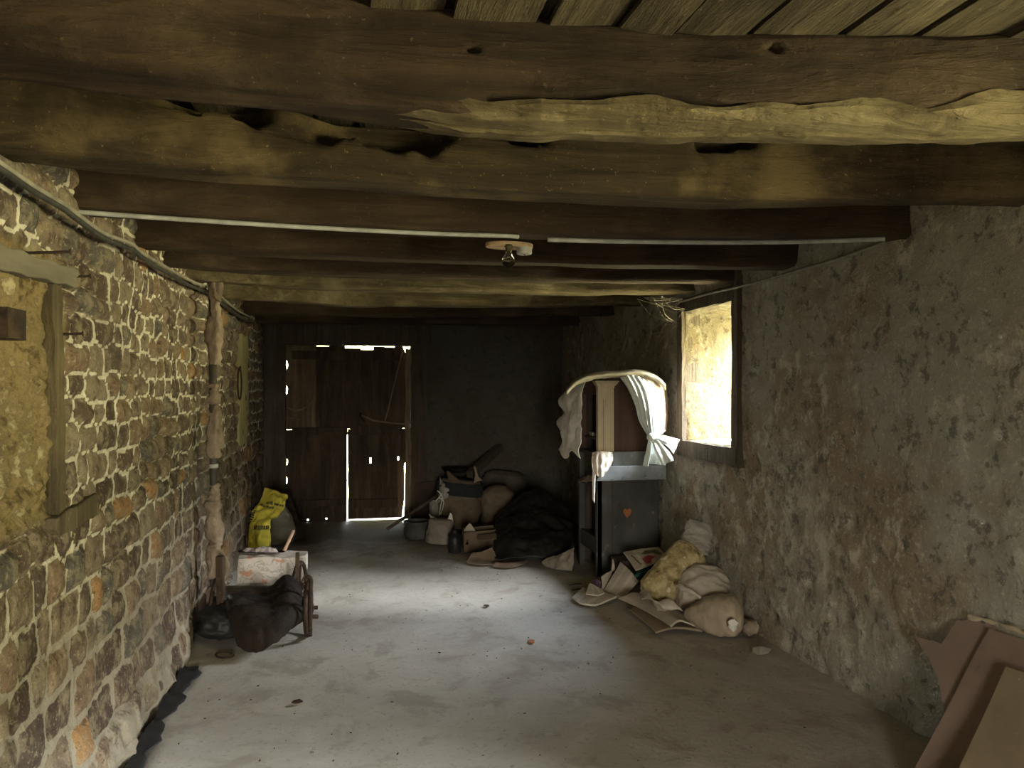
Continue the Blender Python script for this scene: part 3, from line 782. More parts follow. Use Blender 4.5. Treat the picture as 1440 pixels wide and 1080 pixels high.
# ------------------------------------------------------------------ cables and conduit
M['cable'] = mat('black_cable', (.02, .02, .018), (.05, .048, .042), 20, rough=.6, bst=.2)
M['conduit'] = mat('grey_conduit', (.30, .30, .28), (.48, .48, .45), 12, rough=.5, bst=.15)
M['old_cable'] = mat('dusty_grey_cable', (.16, .15, .12), (.28, .26, .21), 14, rough=.8, bst=.3)
CP = [(-60, 196), (0, 232), (45, 263), (90, 290), (103, 300), (145, 330), (185, 346), (205, 362), (265, 396), (300, 412), (335, 440), (356, 450)]
tag(obj('electric_cable', MB().tube(cr([on_left(x, y - 3, .075) for x, y in CP], 80), .008, 8), M['old_cable'], smooth=True), 'grey cable, upper one of the pair running along the top of the stone wall', 'cable', 'cables along the stone wall')
tag(obj('electric_cable', MB().tube(cr([on_left(x + 1, y + 5, .07) for x, y in CP], 80), .0095, 8), M['cable'], smooth=True), 'thick black cable, lower one of the pair running along the top of the stone wall', 'cable', 'cables along the stone wall')
pr = [PX(x, y, XR - .035) for x, y in ((1440, 292), (1330, 322), (1245, 340), (1185, 362), (1130, 378), (1085, 391), (1040, 403), (1000, 412), (968, 421), (945, 428))]
tag(obj('electric_cable', MB().tube(cr(pr[2:], 60), .009, 8), M['old_cable'], smooth=True), 'dusty cable running along the top of the plastered right wall above the window', 'cable')
def under(px, py, dzv=-.012):
    p = PP(px, py, BN, BP + Vector((0, 0, dzv))); return p
cond1 = [under(96, 297), under(250, 308), under(440, 320), (under(600, 328)), under(690, 331), under(716, 332), under(729, 333)]
tag(obj('conduit_pipe', MB().tube(cr(cond1, 50), .009, 8), M['conduit'], smooth=True), 'grey conduit under the beam, from the stone wall to the light bulb', 'conduit')
cond2 = [under(770, 337), under(850, 339), under(1000, 341), under(1130, 340), under(1244, 336)]
tag(obj('conduit_pipe', MB().tube(cr(cond2, 50), .010, 8), M['conduit'], smooth=True), 'grey conduit under the beam, from the light bulb to the plastered right wall', 'conduit')

# ------------------------------------------------------------------ light bulb on its wooden plate
lp = PP(716, 342, BN, BP)
lamp = thing('ceiling_lamp', (lp.x, lp.y, lp.z - .01), 'bare clear light bulb on a pale oval wooden plate under the third beam', 'lamp')
M['plate'] = mat('pale_pink_wood', (.42, .28, .17), (.58, .43, .30), 9, stretch=(1, 6, 6), bst=.2)
M['socket'] = mat('grey_bakelite', (.42, .41, .36), (.55, .54, .48), 9, rough=.6, bst=.15)
M['brass'] = mat('dark_brass', (.10, .085, .05), (.17, .14, .08), 15, rough=.5, metal=.6, bst=.1)
gm, gn, gl_, gb = newmat('clear_glass'); setp(gb, Roughness=.03); gb.inputs['Transmission Weight'].default_value = 1.0; gb.inputs['IOR'].default_value = 1.12
gb.inputs['Base Color'].default_value = (.95, .95, .9, 1)
M['glass'] = gm
zp = lp.z - .012
mb = MB(); N_ = 40
mb.loft([[Vector((lp.x + .108 * k * math.cos(a), lp.y + .055 * k * math.sin(a), z)) for a in np.linspace(0, 2*math.pi, N_, endpoint=False)] for k, z in ((.96, zp + .012), (1, zp + .008), (1, zp - .006), (.97, zp - .009))])
obj('mounting_plate', mb, M['plate'], lamp)
sx = PP(738, 339, BN, Vector((0, 0, zp - .02)) ).x
mb = MB().lathe([(.034, 0), (.034, -.026), (.031, -.030), (.012, -.031)], (lp.x + .066, lp.y - .015, zp - .008), 28)
jb = obj('junction_box', mb, M['socket'], lamp, smooth=False)
obj('screw', MB().lathe([(.005, 0), (.005, -.003), (.002, -.0035)], (lp.x + .066, lp.y - .02, zp - .039), 10), M['iron'], jb)
bx_, by_ = lp.x - .012, lp.y - .045
obj('bulb_holder', MB().lathe([(.018, .0), (.018, -.012), (.0145, -.014), (.0135, -.03), (.010, -.032)], (bx_, by_, zp - .004), 20), M['brass'], lamp, smooth=True)
obj('glass_bulb', MB().lathe([(.012, -.028), (.013, -.036), (.0175, -.046), (.025, -.056), (.0295, -.068), (.0295, -.076), (.026, -.088), (.018, -.097), (.008, -.1015), (.001, -.1025)], (bx_, by_, zp - .004), 28), M['glass'], lamp, smooth=True)
obj('filament', MB().tube([(bx_ - .010, by_, zp - .070), (bx_ - .004, by_ - .006, zp - .073), (bx_ + .005, by_ - .006, zp - .071), (bx_ + .010, by_, zp - .070)], .0014, 5).tube([(bx_, by_, zp - .034), (bx_ - .010, by_, zp - .070)], .0009, 5).tube([(bx_, by_, zp - .034), (bx_ + .010, by_, zp - .070)], .0009, 5), M['conduit'], lamp)

# ------------------------------------------------------------------ rag-wrapped downpipe on the stone wall
M['rag'] = mat('brown_rag', (.16, .115, .08), (.34, .27, .20), 11, bst=.6, stretch=(1, 1, .5), bdist=.02)
pb = on_left(300, 866, .125)
pipe = thing('downpipe', (pb.x, pb.y, 0.02), 'old dark pipe wrapped in torn brown rags, standing against the stone wall', 'pipe')
PY0 = pb.y; PXc = XL + .125
M['pipe'] = mat('dark_pipe', (.03, .027, .024), (.08, .068, .055), 8, rough=.6)
def pz(py): return EYE - (py - 540) * 5.02 / FPX
obj('pipe', MB().tube([(PXc, PY0, .02), (PXc, PY0, 1.0), (PXc - .005, PY0, pz(405))], .022, 14), M['pipe'], pipe, smooth=True)
obj('clamp', MB().tube([(PXc, PY0, pz(648)), (PXc, PY0, pz(643))], .028, 14), M['conduit'], pipe, smooth=True)
for k, (a, b, r) in enumerate(((408, 515, .05), (540, 566, .045), (566, 635, .047), (668, 690, .04), (690, 745, .056), (742, 786, .052), (800, 840, .045))):
    za, zb = pz(b), pz(a); r *= .72; prof = [(0, r * .75, r * .75), (.12, r, r), (.4, r * 1.05, r * .95), (.7, r * .8, r * .85), (.9, r * 1.05, r), (1, r * .7, r * .7)]
    mb = sack((PXc + .008, PY0 - .005, za), (PXc + .004, PY0, zb), prof, .022, 13, 40 + k, 26, 26, fold=.012)
    obj('rag_wrap', mb, M['rag'], pipe, smooth=True)
obj('loose_rag', sheet([[(PXc - .02, PY0 - .05, pz(750)), (PXc + .06, PY0 - .05, pz(752))], [(PXc - .0, PY0 - .06, pz(770)), (PXc + .10, PY0 - .04, pz(772))], [(PXc - .03, PY0 - .05, pz(790)), (PXc + .075, PY0 - .05, pz(786))]], nu=14, nv=14, amp=.012), M['rag'], pipe, smooth=True, solid=.004)
obj('loose_rag', sheet([[(PXc - .01, PY0, pz(394)), (PXc + .03, PY0, pz(402))], [(PXc + .02, PY0 - .03, pz(405)), (PXc + .06, PY0 - .02, pz(412))], [(PXc + .01, PY0 - .04, pz(430)), (PXc + .05, PY0 - .04, pz(436))]], nu=14, nv=14, amp=.012), M['rag'], pipe, smooth=True, solid=.004)

# black membrane lying in the gap between slab and wall foot
ysm = np.linspace(2.3, 4.25, 40); G = []
for i, yy in enumerate(ysm):
    w = .012 * math.sin(i * .9) + .008 * math.sin(i * 2.1)
    G.append([Vector((XL + .085, yy, .022 + w)), Vector((XL + .10, yy, .006 + w * .4)), Vector((XL + .135 + w, yy, .008)), Vector((XL + .155 + w * 1.4 + .012 * math.sin(yy * 5), yy, .006))])
tag(obj('membrane_strip', MB().grid(G), M['black'], smooth=True, solid=.004), 'strip of black plastic sheeting along the foot of the stone wall', 'plastic strip')

# ------------------------------------------------------------------ materials of the loose things
M['grey_paint'] = mat('worn_grey_paint', (.042, .041, .037), (.080, .079, .072), 4, rough=.55, bst=.15, stretch=(1, 1, .6), extra=[((.20, .19, .17), 14, .62, .74)])
M['grey_light'] = mat('pale_grey_paint', (.17, .185, .19), (.27, .29, .30), 5, rough=.5, bst=.2, extra=[((.10, .10, .10), 16, .60, .74), ((.40, .40, .38), 22, .64, .74)])
M['cab_brown'] = mat('red_brown_wood', (.075, .042, .030), (.13, .075, .052), 3, rough=.6, bst=.15, stretch=(5, 5, .6))
M['cab_dark'] = mat('dark_brown_wood', (.035, .024, .018), (.07, .05, .036), 4, rough=.65, bst=.2, stretch=(5, 5, .6))
M['cream'] = mat('cream_paint', (.55, .45, .30), (.68, .57, .40), 6, rough=.6, bst=.15, stretch=(3, 3, .7))
M['heart'] = mat('orange_heart', (.32, .11, .035), (.42, .16, .06), 12, bst=.2)
M['cloth'] = mat('white_cotton', (.55, .52, .46), (.68, .65, .58), 5, rough=.9, bst=.25, bscale=40)
M['cloth_pink'] = mat('pinkish_white_cloth', (.50, .42, .35), (.60, .52, .44), 6, rough=.9, bst=.2)
M['cloth_shaded'] = mat('shaded_cotton', (.26, .235, .195), (.38, .345, .29), 5, rough=.9, bst=.3)  # white cloth with shade painted in, for the top fold
M['sheer'] = mat('sheer_white_curtain', (.68, .74, .70), (.78, .82, .80), 6, rough=.8, bst=.2)
M['news'] = None
def news_material(name, paper, ink, lines=True):
    m, n, l, b = newmat(name)
    tc = n.new('ShaderNodeTexCoord'); v = tc.outputs['UV']
    mp = n.new('ShaderNodeMapping'); mp.inputs['Scale'].default_value = (3, 20, 1); l.new(v, mp.inputs[0])
    br = n.new('ShaderNodeTexBrick'); br.inputs['Scale'].default_value = 1.0; br.inputs['Mortar Size'].default_value = .16
    br.inputs['Brick Width'].default_value = 1.0; br.inputs['Row Height'].default_value = 1.0; br.offset = 0
    br.inputs['Color1'].default_value = (1, 1, 1, 1); br.inputs['Color2'].default_value = (.7, .7, .7, 1); br.inputs['Mortar'].default_value = (0, 0, 0, 1)
    l.new(mp.outputs[0], br.inputs['Vector'])
    nz = noise_node(n, l, v, 90, 3); nz2 = noise_node(n, l, v, 3, 5); 
    k = n.new('ShaderNodeMath'); k.operation = 'MULTIPLY'; l.new(br.outputs['Color'], k.inputs[0]); l.new(mrange(n, l, nz.outputs['Fac'], .4, .6, .1, .8), k.inputs[1])
    c = mixc(n, l, k.outputs[0], paper, ink)
    c = mixc(n, l, mrange(n, l, nz2.outputs['Fac'], .45, .7, 0, .35), c, (.32, .26, .18))
    l.new(c, b.inputs['Base Color']); setp(b, Roughness=.9)
    return m
M['news'] = news_material('newsprint', (.46, .40, .32), (.13, .115, .10))
M['news_pale'] = news_material('pale_newsprint', (.56, .51, .43), (.14, .12, .11))
M['card'] = mat('brown_cardboard', (.22, .165, .11), (.33, .26, .18), 5, bst=.2)
M['card_pale'] = mat('dusty_pale_cardboard', (.34, .30, .235), (.46, .41, .33), 5, bst=.25)
M['paperbag'] = mat('brown_paper_sack', (.10, .075, .05), (.17, .13, .088), 6, bst=.4)
M['whitebag'] = mat('dusty_white_plastic', (.34, .30, .25), (.50, .45, .38), 6, rough=.55, bst=.25)
M['husk'] = mat('yellow_husks_in_plastic', (.20, .145, .06), (.46, .37, .19), 16, rough=.45, bst=.5, bscale=26, bdist=.02, lo=.38, hi=.60, extra=[((.62, .55, .38), 24, .58, .68), ((.10, .07, .03), 20, .62, .72)])
M['clear'] = mat('dusty_clear_plastic', (.34, .31, .26), (.48, .45, .39), 7, rough=.35, bst=.2, alpha=.62)
M['rumpled'] = mat('pale_rumpled_plastic', (.36, .31, .25), (.50, .45, .37), 7, rough=.5, bst=.3)
M['ochrebag'] = mat('brownish_sack', (.27, .215, .15), (.38, .31, .225), 5, rough=.7, bst=.25)
M['yellow'] = mat('yellow_plastic', (.70, .60, .06), (.86, .76, .13), 6, rough=.4, bst=.2)
M['ink'] = mat('black_print', (.03, .03, .02), (.06, .055, .03), 12, bst=.1)
M['ink_grey'] = mat('grey_print', (.10, .10, .05), (.16, .15, .07), 30, bst=.1)
M['hide'] = mat('dark_brown_hide', (.010, .006, .004), (.022, .014, .009), 8, bst=.6, bdist=.02, extra=[((.12, .09, .07), 5, .68, .76)])
M['cartwood'] = wood_material('dark_cart_wood', (.03, .02, .013), (.065, .043, .028), (.11, .075, .05), 2, 2.0)
M['pinkwood'] = mat('pinkish_wood_handle', (.48, .31, .21), (.62, .43, .31), 8, stretch=(4, 4, .5), bst=.2)
M['tarp'] = mat('black_tarpaulin', (.010, .010, .009), (.028, .027, .024), 6, rough=.5, bst=.35)
M['enamel'] = mat('grey_enamel', (.05, .05, .047), (.10, .10, .093), 6, rough=.4, bst=.1)
M['bluecloth'] = mat('dark_blue_print', (.014, .017, .018), (.026, .030, .031), 8, bst=.3)
M['green'] = mat('dark_green_card', (.012, .06, .045), (.03, .09, .07), 8, bst=.2)
M['dustrose'] = mat('dull_pinkish_board', (.20, .145, .115), (.27, .20, .165), 3, bst=.25, extra=[((.14, .10, .08), 9, .6, .75)])
M['tanboard'] = mat('tan_fibreboard', (.20, .155, .10), (.27, .215, .145), 4, bst=.3, extra=[((.36, .31, .24), 34, .66, .74)])
M['torn'] = mat('torn_board_core', (.36, .30, .21), (.50, .42, .31), 12, bst=.5)
M['purple'] = mat('dull_purple_plastic', (.10, .06, .09), (.20, .13, .17), 12, bst=.3)
M['red'] = mat('red_print', (.28, .03, .045), (.36, .06, .07), 12, bst=.1)
def pattern_material():
    m, n, l, b = newmat('white_paper_with_orange_flowers')
    v = coords(n, l); a = noise_node(n, l, v, 11, 4, .5, .3); q = noise_node(n, l, v, 7.3, 5, .6, 1.2); z = noise_node(n, l, v, 4, 4)
    c = mixc(n, l, mrange(n, l, z.outputs['Fac'], .4, .65), (.66, .60, .54), (.52, .47, .42))
    c = mixc(n, l, mrange(n, l, a.outputs['Fac'], .60, .66, 0, .8), c, (.62, .26, .13))
    d = n.new('ShaderNodeMath'); d.operation = 'SUBTRACT'; d.inputs[1].default_value = .5; l.new(q.outputs['Fac'], d.inputs[0])
    d2 = n.new('ShaderNodeMath'); d2.operation = 'ABSOLUTE'; l.new(d.outputs[0], d2.inputs[0])
    c = mixc(n, l, mrange(n, l, d2.outputs[0], .022, .006, 0, .7), c, (.30, .27, .22))
    l.new(c, b.inputs['Base Color']); bump(n, l, b, z.outputs['Fac'], .3, .02); setp(b, Roughness=.75)
    return m
M['pattern'] = pattern_material()

def uvgrid(o, nu, nv):
    uv = o.data.uv_layers.new(name='UVMap')
    for lp_ in o.data.loops:
        i, j = divmod(lp_.vertex_index, nv); uv.data[lp_.index].uv = (i / (nu - 1), 1 - j / (nv - 1))

# ------------------------------------------------------------------ cupboard beside the window
CX0, CX1, CY0, CY1 = 1.885, 2.375, 5.57, 6.05
def cz(py, zc=5.85): return EYE - (py - 540) * zc / FPX
cup = thing('cupboard', ((CX0 + CX1) / 2, (CY0 + CY1) / 2, 0), 'tall broken cupboard with a grey side panel bearing an orange heart, by the window', 'cupboard')
def cbox(name, lo, hi, m, parent=None, bev=.003):
    return obj(name, MB().box(lo, hi), m, parent or cup, bev=bev)
ztop, zmid, zlow = 1.545, .965, .775
sp_ = cbox('side_panel', (CX0, CY0, .02), (CX1 + .015, CY0 + .022, zlow), M['grey_paint'])
cbox('panel_seam', (PC(862, 700, 5.85).x - .003, CY0 - .002, .10), (PC(862, 700, 5.85).x + .003, CY0 + .002, zlow), M['cab_dark'], sp_, 0)
hp = PY(882, 721, CY0); hpts = []
for a in np.linspace(0, 2 * math.pi, 40, endpoint=False):
    hx = 16 * math.sin(a) ** 3; hz = 13 * math.cos(a) - 5 * math.cos(2*a) - 2 * math.cos(3*a) - math.cos(4*a)
    hpts.append((hp.x + hx * .0021, CY0 - .004, hp.z + hz * .0027))
ht = obj('heart', MB().prism(hpts, (0, .006, 0)), M['heart'], sp_); ht['label'] = 'small orange heart on the grey panel'
cbox('far_panel', (CX0, CY1 - .022, .02), (CX1, CY1, zlow), M['cab_dark'])
cbox('back_panel', (CX1 - .015, CY0 + .02, .05), (CX1, CY1 - .02, ztop - .02), M['cab_dark'])
cbox('post', (CX0 - .004, CY0 + .0, 0), (CX0 + .040, CY0 + .045, zlow), M['grey_paint'])
cbox('post', (CX0 - .004, CY1 - .045, 0), (CX0 + .040, CY1, zmid), M['grey_paint'])
cbox('bottom_rail', (CX0, CY0 + .03, .175), (CX0 + .022, CY1 - .03, .30), M['grey_paint'])
cbox('bottom_shelf', (CX0 + .01, CY0 + .02, .27), (CX1 - .01, CY1 - .02, .29), M['cab_dark'])
cbox('shelf', (CX0 - .035, CY0 + .05, .70), (CX1 - .01, CY1 + .01, .722), M['cab_dark'])
cbox('worktop', (CX0 - .01, CY0 + .015, zmid - .025), (CX1, CY1, zmid), M['cab_dark'])
ux0, ux1, uy0, uy1 = 1.905, 2.355, 5.615, 6.03
cbox('upper_side', (ux0 + .10, uy0, zlow), (ux1, uy0 + .018, ztop - .02), M['cab_brown'])
cbox('upper_far_side', (ux0, uy1 - .018, zmid), (ux1, uy1, ztop - .02), M['cab_dark'])
cbox('upper_post', (ux0 - .01, uy1 - .04, zmid), (ux0 + .028, uy1 + .003, ztop - .02), M['cab_brown'])
cbox('upper_rail', (ux0, uy0 + .02, ztop - .13), (ux0 + .02, uy1, ztop - .02), M['cab_brown'])
cbox('upper_shelf', (ux0 + .012, uy0 + .02, cz(617, 6.1)), (ux1, uy1 - .018, cz(617, 6.1) + .018), M['cab_dark'])
cbox('top_board', (ux0 - .02, uy0 - .02, ztop - .02), (ux1 + .01, uy1 + .01, ztop), M['cab_dark'])
pil = cbox('pilaster', (ux0 - .005, uy0 - .022, zlow + .1), (ux0 + .125, uy0 + .03, ztop - .075), M['cream'])
for x in (ux0 + .036,): cbox('fluting', (x, uy0 - .0245, zmid), (x + .0018, uy0 - .0215, ztop - .16), M['cab_dark'], pil, 0)
cap_ = MB()
for k, (e, a, b) in enumerate(((.004, .075, .058), (.014, .058, .046), (.024, .046, .032), (.032, .032, .020))):
    cap_.box((ux0 - .005 - e, uy0 - .022 - e, ztop - a), (ux0 + .125 + e, uy0 + .03, ztop - b))
obj('capital', cap_, M['cream'], pil, bev=.003)
gb1 = cbox('grey_board', (PC(836, 640, 5.75).x, CY0 - .045, cz(658, 5.8)), (CX1 + .02, CY0 - .015, cz(636, 5.8)), M['grey_light'])
cbox('panel_seam', (PC(863, 640, 5.8).x - .003, CY0 - .047, cz(657, 5.8)), (PC(863, 640, 5.8).x + .003, CY0 - .043, cz(637, 5.8)), M['cab_dark'], gb1, 0)
A_, B_ = PC(839, 676.5, 5.75), PC(937, 674, 5.78); C_, D_ = PC(937, 654, 5.74), PC(850, 656, 5.72)
gb2 = obj('grey_board', MB().prism([A_, B_, C_, D_], (0, .028, 0)), M['grey_light'], cup, bev=.003)
obj('screw', MB().lathe([(.006, 0), (.006, .004), (.002, .005)], (PC(843, 674, 5.73)), 10, Matrix.Rotation(math.pi/2, 3, 'X')), M['iron'], gb2)
# little pots in a row on the upper shelf
for k in range(4):
    c = Vector((ux0 + .05 + .012 * (k % 2), uy0 + .09 + k * .085, cz(617, 6.1) + .018))
    mb = MB().lathe([(.014, 0), (.017, .006), (.019, .024), (.015, .030), (.013, .028)], c, 14)
    tag(obj('small_pot', mb, M['whitebag'], smooth=True), 'tiny dusty pot on the dark upper shelf of the cupboard, %s' % ('nearest the cream pilaster', 'second from the cream pilaster', 'third from the cream pilaster', 'farthest from the cream pilaster')[k], 'pot', 'little pots on the cupboard shelf')

# cloths over the cupboard
drape = thing('draped_cloth', PC(862, 528, 5.8), 'white cloth slung over the top of the cupboard, hanging ragged on its left side', 'cloth')
arc = [(797, 548), (806, 538), (817, 531), (832, 526.5), (850, 524), (872, 523), (892, 521.5), (910, 524), (926, 531), (936, 541)]
obj('top_fold', pxsheet([[(x, y + 9, 5.56) for x, y in arc], [(x, y + 3, 5.52) for x, y in arc], [(x, y, 5.66) for x, y in arc], [(x, y - 1, 6.0) for x, y in arc]], nu=60, nv=18, amp=.009, seed=4), M['cloth_shaded'], drape, smooth=True, solid=.004)
obj('hanging_side', pxsheet([
    [(796, 548, 6.05), (805, 539, 5.9), (814, 534, 5.78), (823, 532, 5.6)],
    [(784, 563, 6.10), (795, 560, 5.9), (806, 556, 5.80), (816.5, 550, 5.62)],
    [(791, 580, 6.05), (799, 577, 5.85), (808, 577, 5.72), (816, 574, 5.62)],
    [(780, 594, 6.12), (794, 597, 5.9), (806, 596, 5.72), (815.5, 594, 5.64)],
    [(790, 611, 6.00), (798, 612, 5.82), (807, 613, 5.74), (815.5, 612, 5.64)],
    [(784, 632, 6.10), (794, 645, 5.9), (802, 634, 5.75), (815, 645, 5.64)]], nu=40, nv=60, amp=.016, scale=9, seed=9), M['cloth'], drape, smooth=True, solid=.004)
obj('pinkish_end', pxsheet([
    [(896, 524, 5.6), (912, 525, 5.58), (928, 533, 5.62), (938, 546, 5.74)],
    [(905, 545, 5.52), (916, 547, 5.5), (930, 552, 5.56), (940.5, 562, 5.70)],
    [(910, 575, 5.50), (921, 577, 5.48), (932, 580, 5.54), (940, 586, 5.68)],
    [(915, 606, 5.45), (922, 609, 5.44), (930, 610, 5.5), (937, 606, 5.62)]], nu=36, nv=40, amp=.008, seed=14, folds=(.006, 2)), M['cloth_pink'], drape, smooth=True, solid=.004)['label'] = 'pinkish end of the cloth'
cur = thing('knotted_curtain', PC(905, 615, 5.42), 'sheer white curtain tied in a knot at the right corner of the cupboard', 'curtain')
obj('curtain_fall', pxsheet([
    [(872, 531, 5.56), (879, 525, 5.55), (889, 527, 5.52), (899, 530, 5.50), (909, 536, 5.5)],
    [(882, 545, 5.48), (891, 545, 5.45), (901, 547, 5.44), (911, 550, 5.43), (919, 555, 5.46)],
    [(893, 569, 5.44), (900, 568, 5.42), (908, 570, 5.40), (916, 572, 5.40), (923, 575, 5.44)],
    [(899, 592, 5.44), (906, 594, 5.42), (912, 594, 5.40), (918, 594, 5.40), (923, 595, 5.43)],
    [(911, 613, 5.42), (914, 614, 5.41), (917, 615, 5.40), (919, 615, 5.40), (922, 614, 5.42)]], nu=60, nv=50, amp=.006, scale=14, seed=21, folds=(.014, 5)), M['sheer'], cur, smooth=True, solid=.003)
kp = PC(917, 616, 5.40)
obj('knot', sack(kp - RT * .035 + UP * .02, kp + RT * .035 - UP * .012, [(0, .004, .004), (.15, .022, .02), (.5, .026, .026), (.85, .022, .02), (1, .004, .004)], .008, 24, 3, 20, 18, fold=.004), M['sheer'], cur, smooth=True)
tails = ([[(912, 616, 5.41), (915, 618, 5.40)], [(909, 632, 5.40), (915, 634, 5.38)], [(904, 655, 5.42), (911, 656, 5.40)]],
         [[(918, 611, 5.40), (918, 616, 5.39)], [(934, 613, 5.38), (936, 626, 5.36)], [(955, 619, 5.40), (947, 638, 5.38)]],
         [[(915, 617, 5.40), (923, 618, 5.38)], [(920, 634, 5.36), (938, 632, 5.36)], [(930, 655, 5.40), (947, 648, 5.38)]],
         [[(915, 617, 5.42), (920, 618, 5.41)], [(912, 640, 5.42), (928, 640, 5.40)], [(911, 652, 5.44), (936, 655, 5.42)]])
for k, r in enumerate(tails):
    obj('tail', pxsheet(r, nu=18, nv=22, amp=.008, scale=16, seed=30 + k, folds=(.008, 2)), M['sheer'], cur, smooth=True, solid=.003)
rag = thing('corner_rag', PC(845, 650, 5.68), 'small pinkish white rag hung over the corner of the grey boards', 'cloth')
obj('rag_face', pxsheet([[(833, 636, 5.66), (845, 634, 5.62), (861, 636, 5.65)], [(832, 650, 5.62), (845, 648, 5.60), (862, 646, 5.63)], [(834, 664, 5.61), (846, 671, 5.60), (858, 655, 5.62)]], nu=34, nv=26, amp=.010, scale=16, seed=41, folds=(.0045, 4)), M['cloth_pink'], rag, smooth=True, solid=.004)
obj('hanging_strip', pxsheet([[(833, 660, 5.66), (838, 662, 5.66)], [(833, 678, 5.68), (837, 680, 5.68)], [(833, 702, 5.70), (836, 708, 5.70)]], nu=10, nv=22, amp=.004, seed=44, folds=(.003, 1)), M['cloth_pink'], rag, smooth=True, solid=.004)
mb = pxsheet([[(812, 674, 6.2), (824, 668, 6.05), (834, 668, 5.9)], [(811, 677, 6.1), (823, 676, 5.95), (835, 676, 5.85)]], nu=20, nv=14, amp=.012, seed=47)
tag(obj('dusty_rag', mb, M['rag'], smooth=True, solid=.006), 'dusty rag lying on the projecting shelf of the cupboard', 'rag')

# ------------------------------------------------------------------ yellow bag group by the left wall
yb = PC(372, 776, 6.75)
ysack = thing('yellow_bag', (yb.x, yb.y, 0), 'bright yellow plastic bag with black print slumped against the stone wall', 'bag')
NU, NV = 40, 50
rows = [[(371, 683, 7.0), (386, 688, 6.95), (404, 695, 6.9)],
        [(364, 702, 6.85), (382, 705, 6.78), (400, 709, 6.78)],
        [(352, 718, 6.72), (372, 724, 6.64), (391, 722, 6.68)],
        [(345, 736, 6.62), (363, 737, 6.50), (380, 736, 6.56)],
        [(346, 756, 6.5), (362, 754, 6.42), (379, 752, 6.46)],
        [(352, 777, 6.5), (364, 778, 6.42), (380, 772, 6.44)]]
front = pxsheet(rows, nu=NU, nv=NV, amp=.032, scale=8, seed=51)
G = [[front.v[i * NV + j] for j in range(NV)] for i in range(NU)]
back = [[p + Vector((.0, .10 * math.sin(math.pi * min(1, j / (NV - 1) * .9 + .1)) * math.sin(math.pi * (i + .5) / NU) ** .5 + .004, 0)) for j, p in enumerate(r)] for i, r in enumerate(G)]
mb = MB().grid(G).grid(back)
edge = [(i, 0) for i in range(NU)] + [(NU-1, j) for j in range(1, NV)] + [(i, NV-1) for i in range(NU-2, -1, -1)] + [(0, j) for j in range(NV-2, 0, -1)]
off_ = NU * NV
for k in range(len(edge)):
    a, b = edge[k], edge[(k+1) % len(edge)]; ia, ib = a[0]*NV+a[1], b[0]*NV+b[1]; mb.f.append((ia, ib, ib + off_, ia + off_))
mb.clamp(zmin=.004, xmin=XL + .085)
obj('bag_body', mb, M['yellow'], ysack, smooth=True)
def on_bag(u, v, off=.006):
    i, j = min(NU - 2, u * (NU - 1)), min(NV - 2, v * (NV - 1)); a, b = int(i), int(j); s, t = i - a, j - b
    p = G[a][b]*(1-s)*(1-t) + G[a+1][b]*s*(1-t) + G[a][b+1]*(1-s)*t + G[a+1][b+1]*s*t
    nrm = (G[a+1][b] - G[a][b]).cross(G[a][b+1] - G[a][b]).normalized()
    if nrm.dot(p - CO) > 0: nrm = -nrm
    return p + nrm * off
def bag_print(name, u0, v0, u1, v1, m, n=12, cells=None):
    """print laid on the bag surface, following its folds"""
    mb = MB()
    for (a0, a1) in (cells or [(0, 1)]):
        mb.grid([[on_bag(u0 + (u1-u0) * (a0 + (a1-a0) * i / 5), v0 + (v1-v0) * j / 5) for j in range(6)] for i in range(6)])
    return obj(name, mb, m, ysack)
ltr = [(0, .10), (.13, .20), (.24, .36), (.40, .48), (.52, .64), (.68, .78), (.82, .90), (.94, 1)]
bag_print('printed_line', .30, .20, .95, .235, M['ink_grey'], cells=ltr)
bag_print('printed_line', .20, .255, .62, .285, M['ink_grey'], cells=[(0, .12), (.15, .3), (.33, .42), (.46, .6), (.64, .8), (.85, 1)])
mb = MB()
for k in range(7): mb.grid([[on_bag(.06 + .14 * i / 3, .36 + k * .034 + .024 * j / 3) for j in range(4)] for i in range(4)])
obj('printed_side_word', mb, M['ink'], ysack)
bag_print('printed_block', .46, .615, .90, .69, M['ink_grey'], cells=[(0, .06), (.08, .16), (.18, .26), (.28, .36), (.38, .46), (.48, .60), (.66, .80), (.82, 1)])
bag_print('printed_mark', .33, .60, .44, .675, M['ink'], cells=[(0, .4), (.6, 1)])
# brown plastic bag behind it
a = PC(392, 775, 6.95); a.z = .012; b = PC(386, 700, 7.1)
mb = sack(a, b, [(0, .03, .03), (.05, .13, .10), (.3, .155, .11), (.6, .13, .09), (.85, .07, .05), (1, .01, .01)], .03, 7, 60).clamp(zmin=.004)
tag(obj('brown_bag', mb, M['clear'], smooth=True), 'dull brownish plastic bag bulging out behind the yellow bag', 'bag')
mb = rough_box((0, 0, 0), (1, 1, 1), 0, 1, 0, (1, 1, 1)); 
p0, p1 = PC(421, 765, 7.2), PC(399, 690, 7.75); p0.z = .01
tag(obj('leaning_plank', MB().bar(p0, p1, .10, .025), M['door_wood'], bev=.004), 'dark plank leaning at the left side of the doorway behind the bags', 'plank')

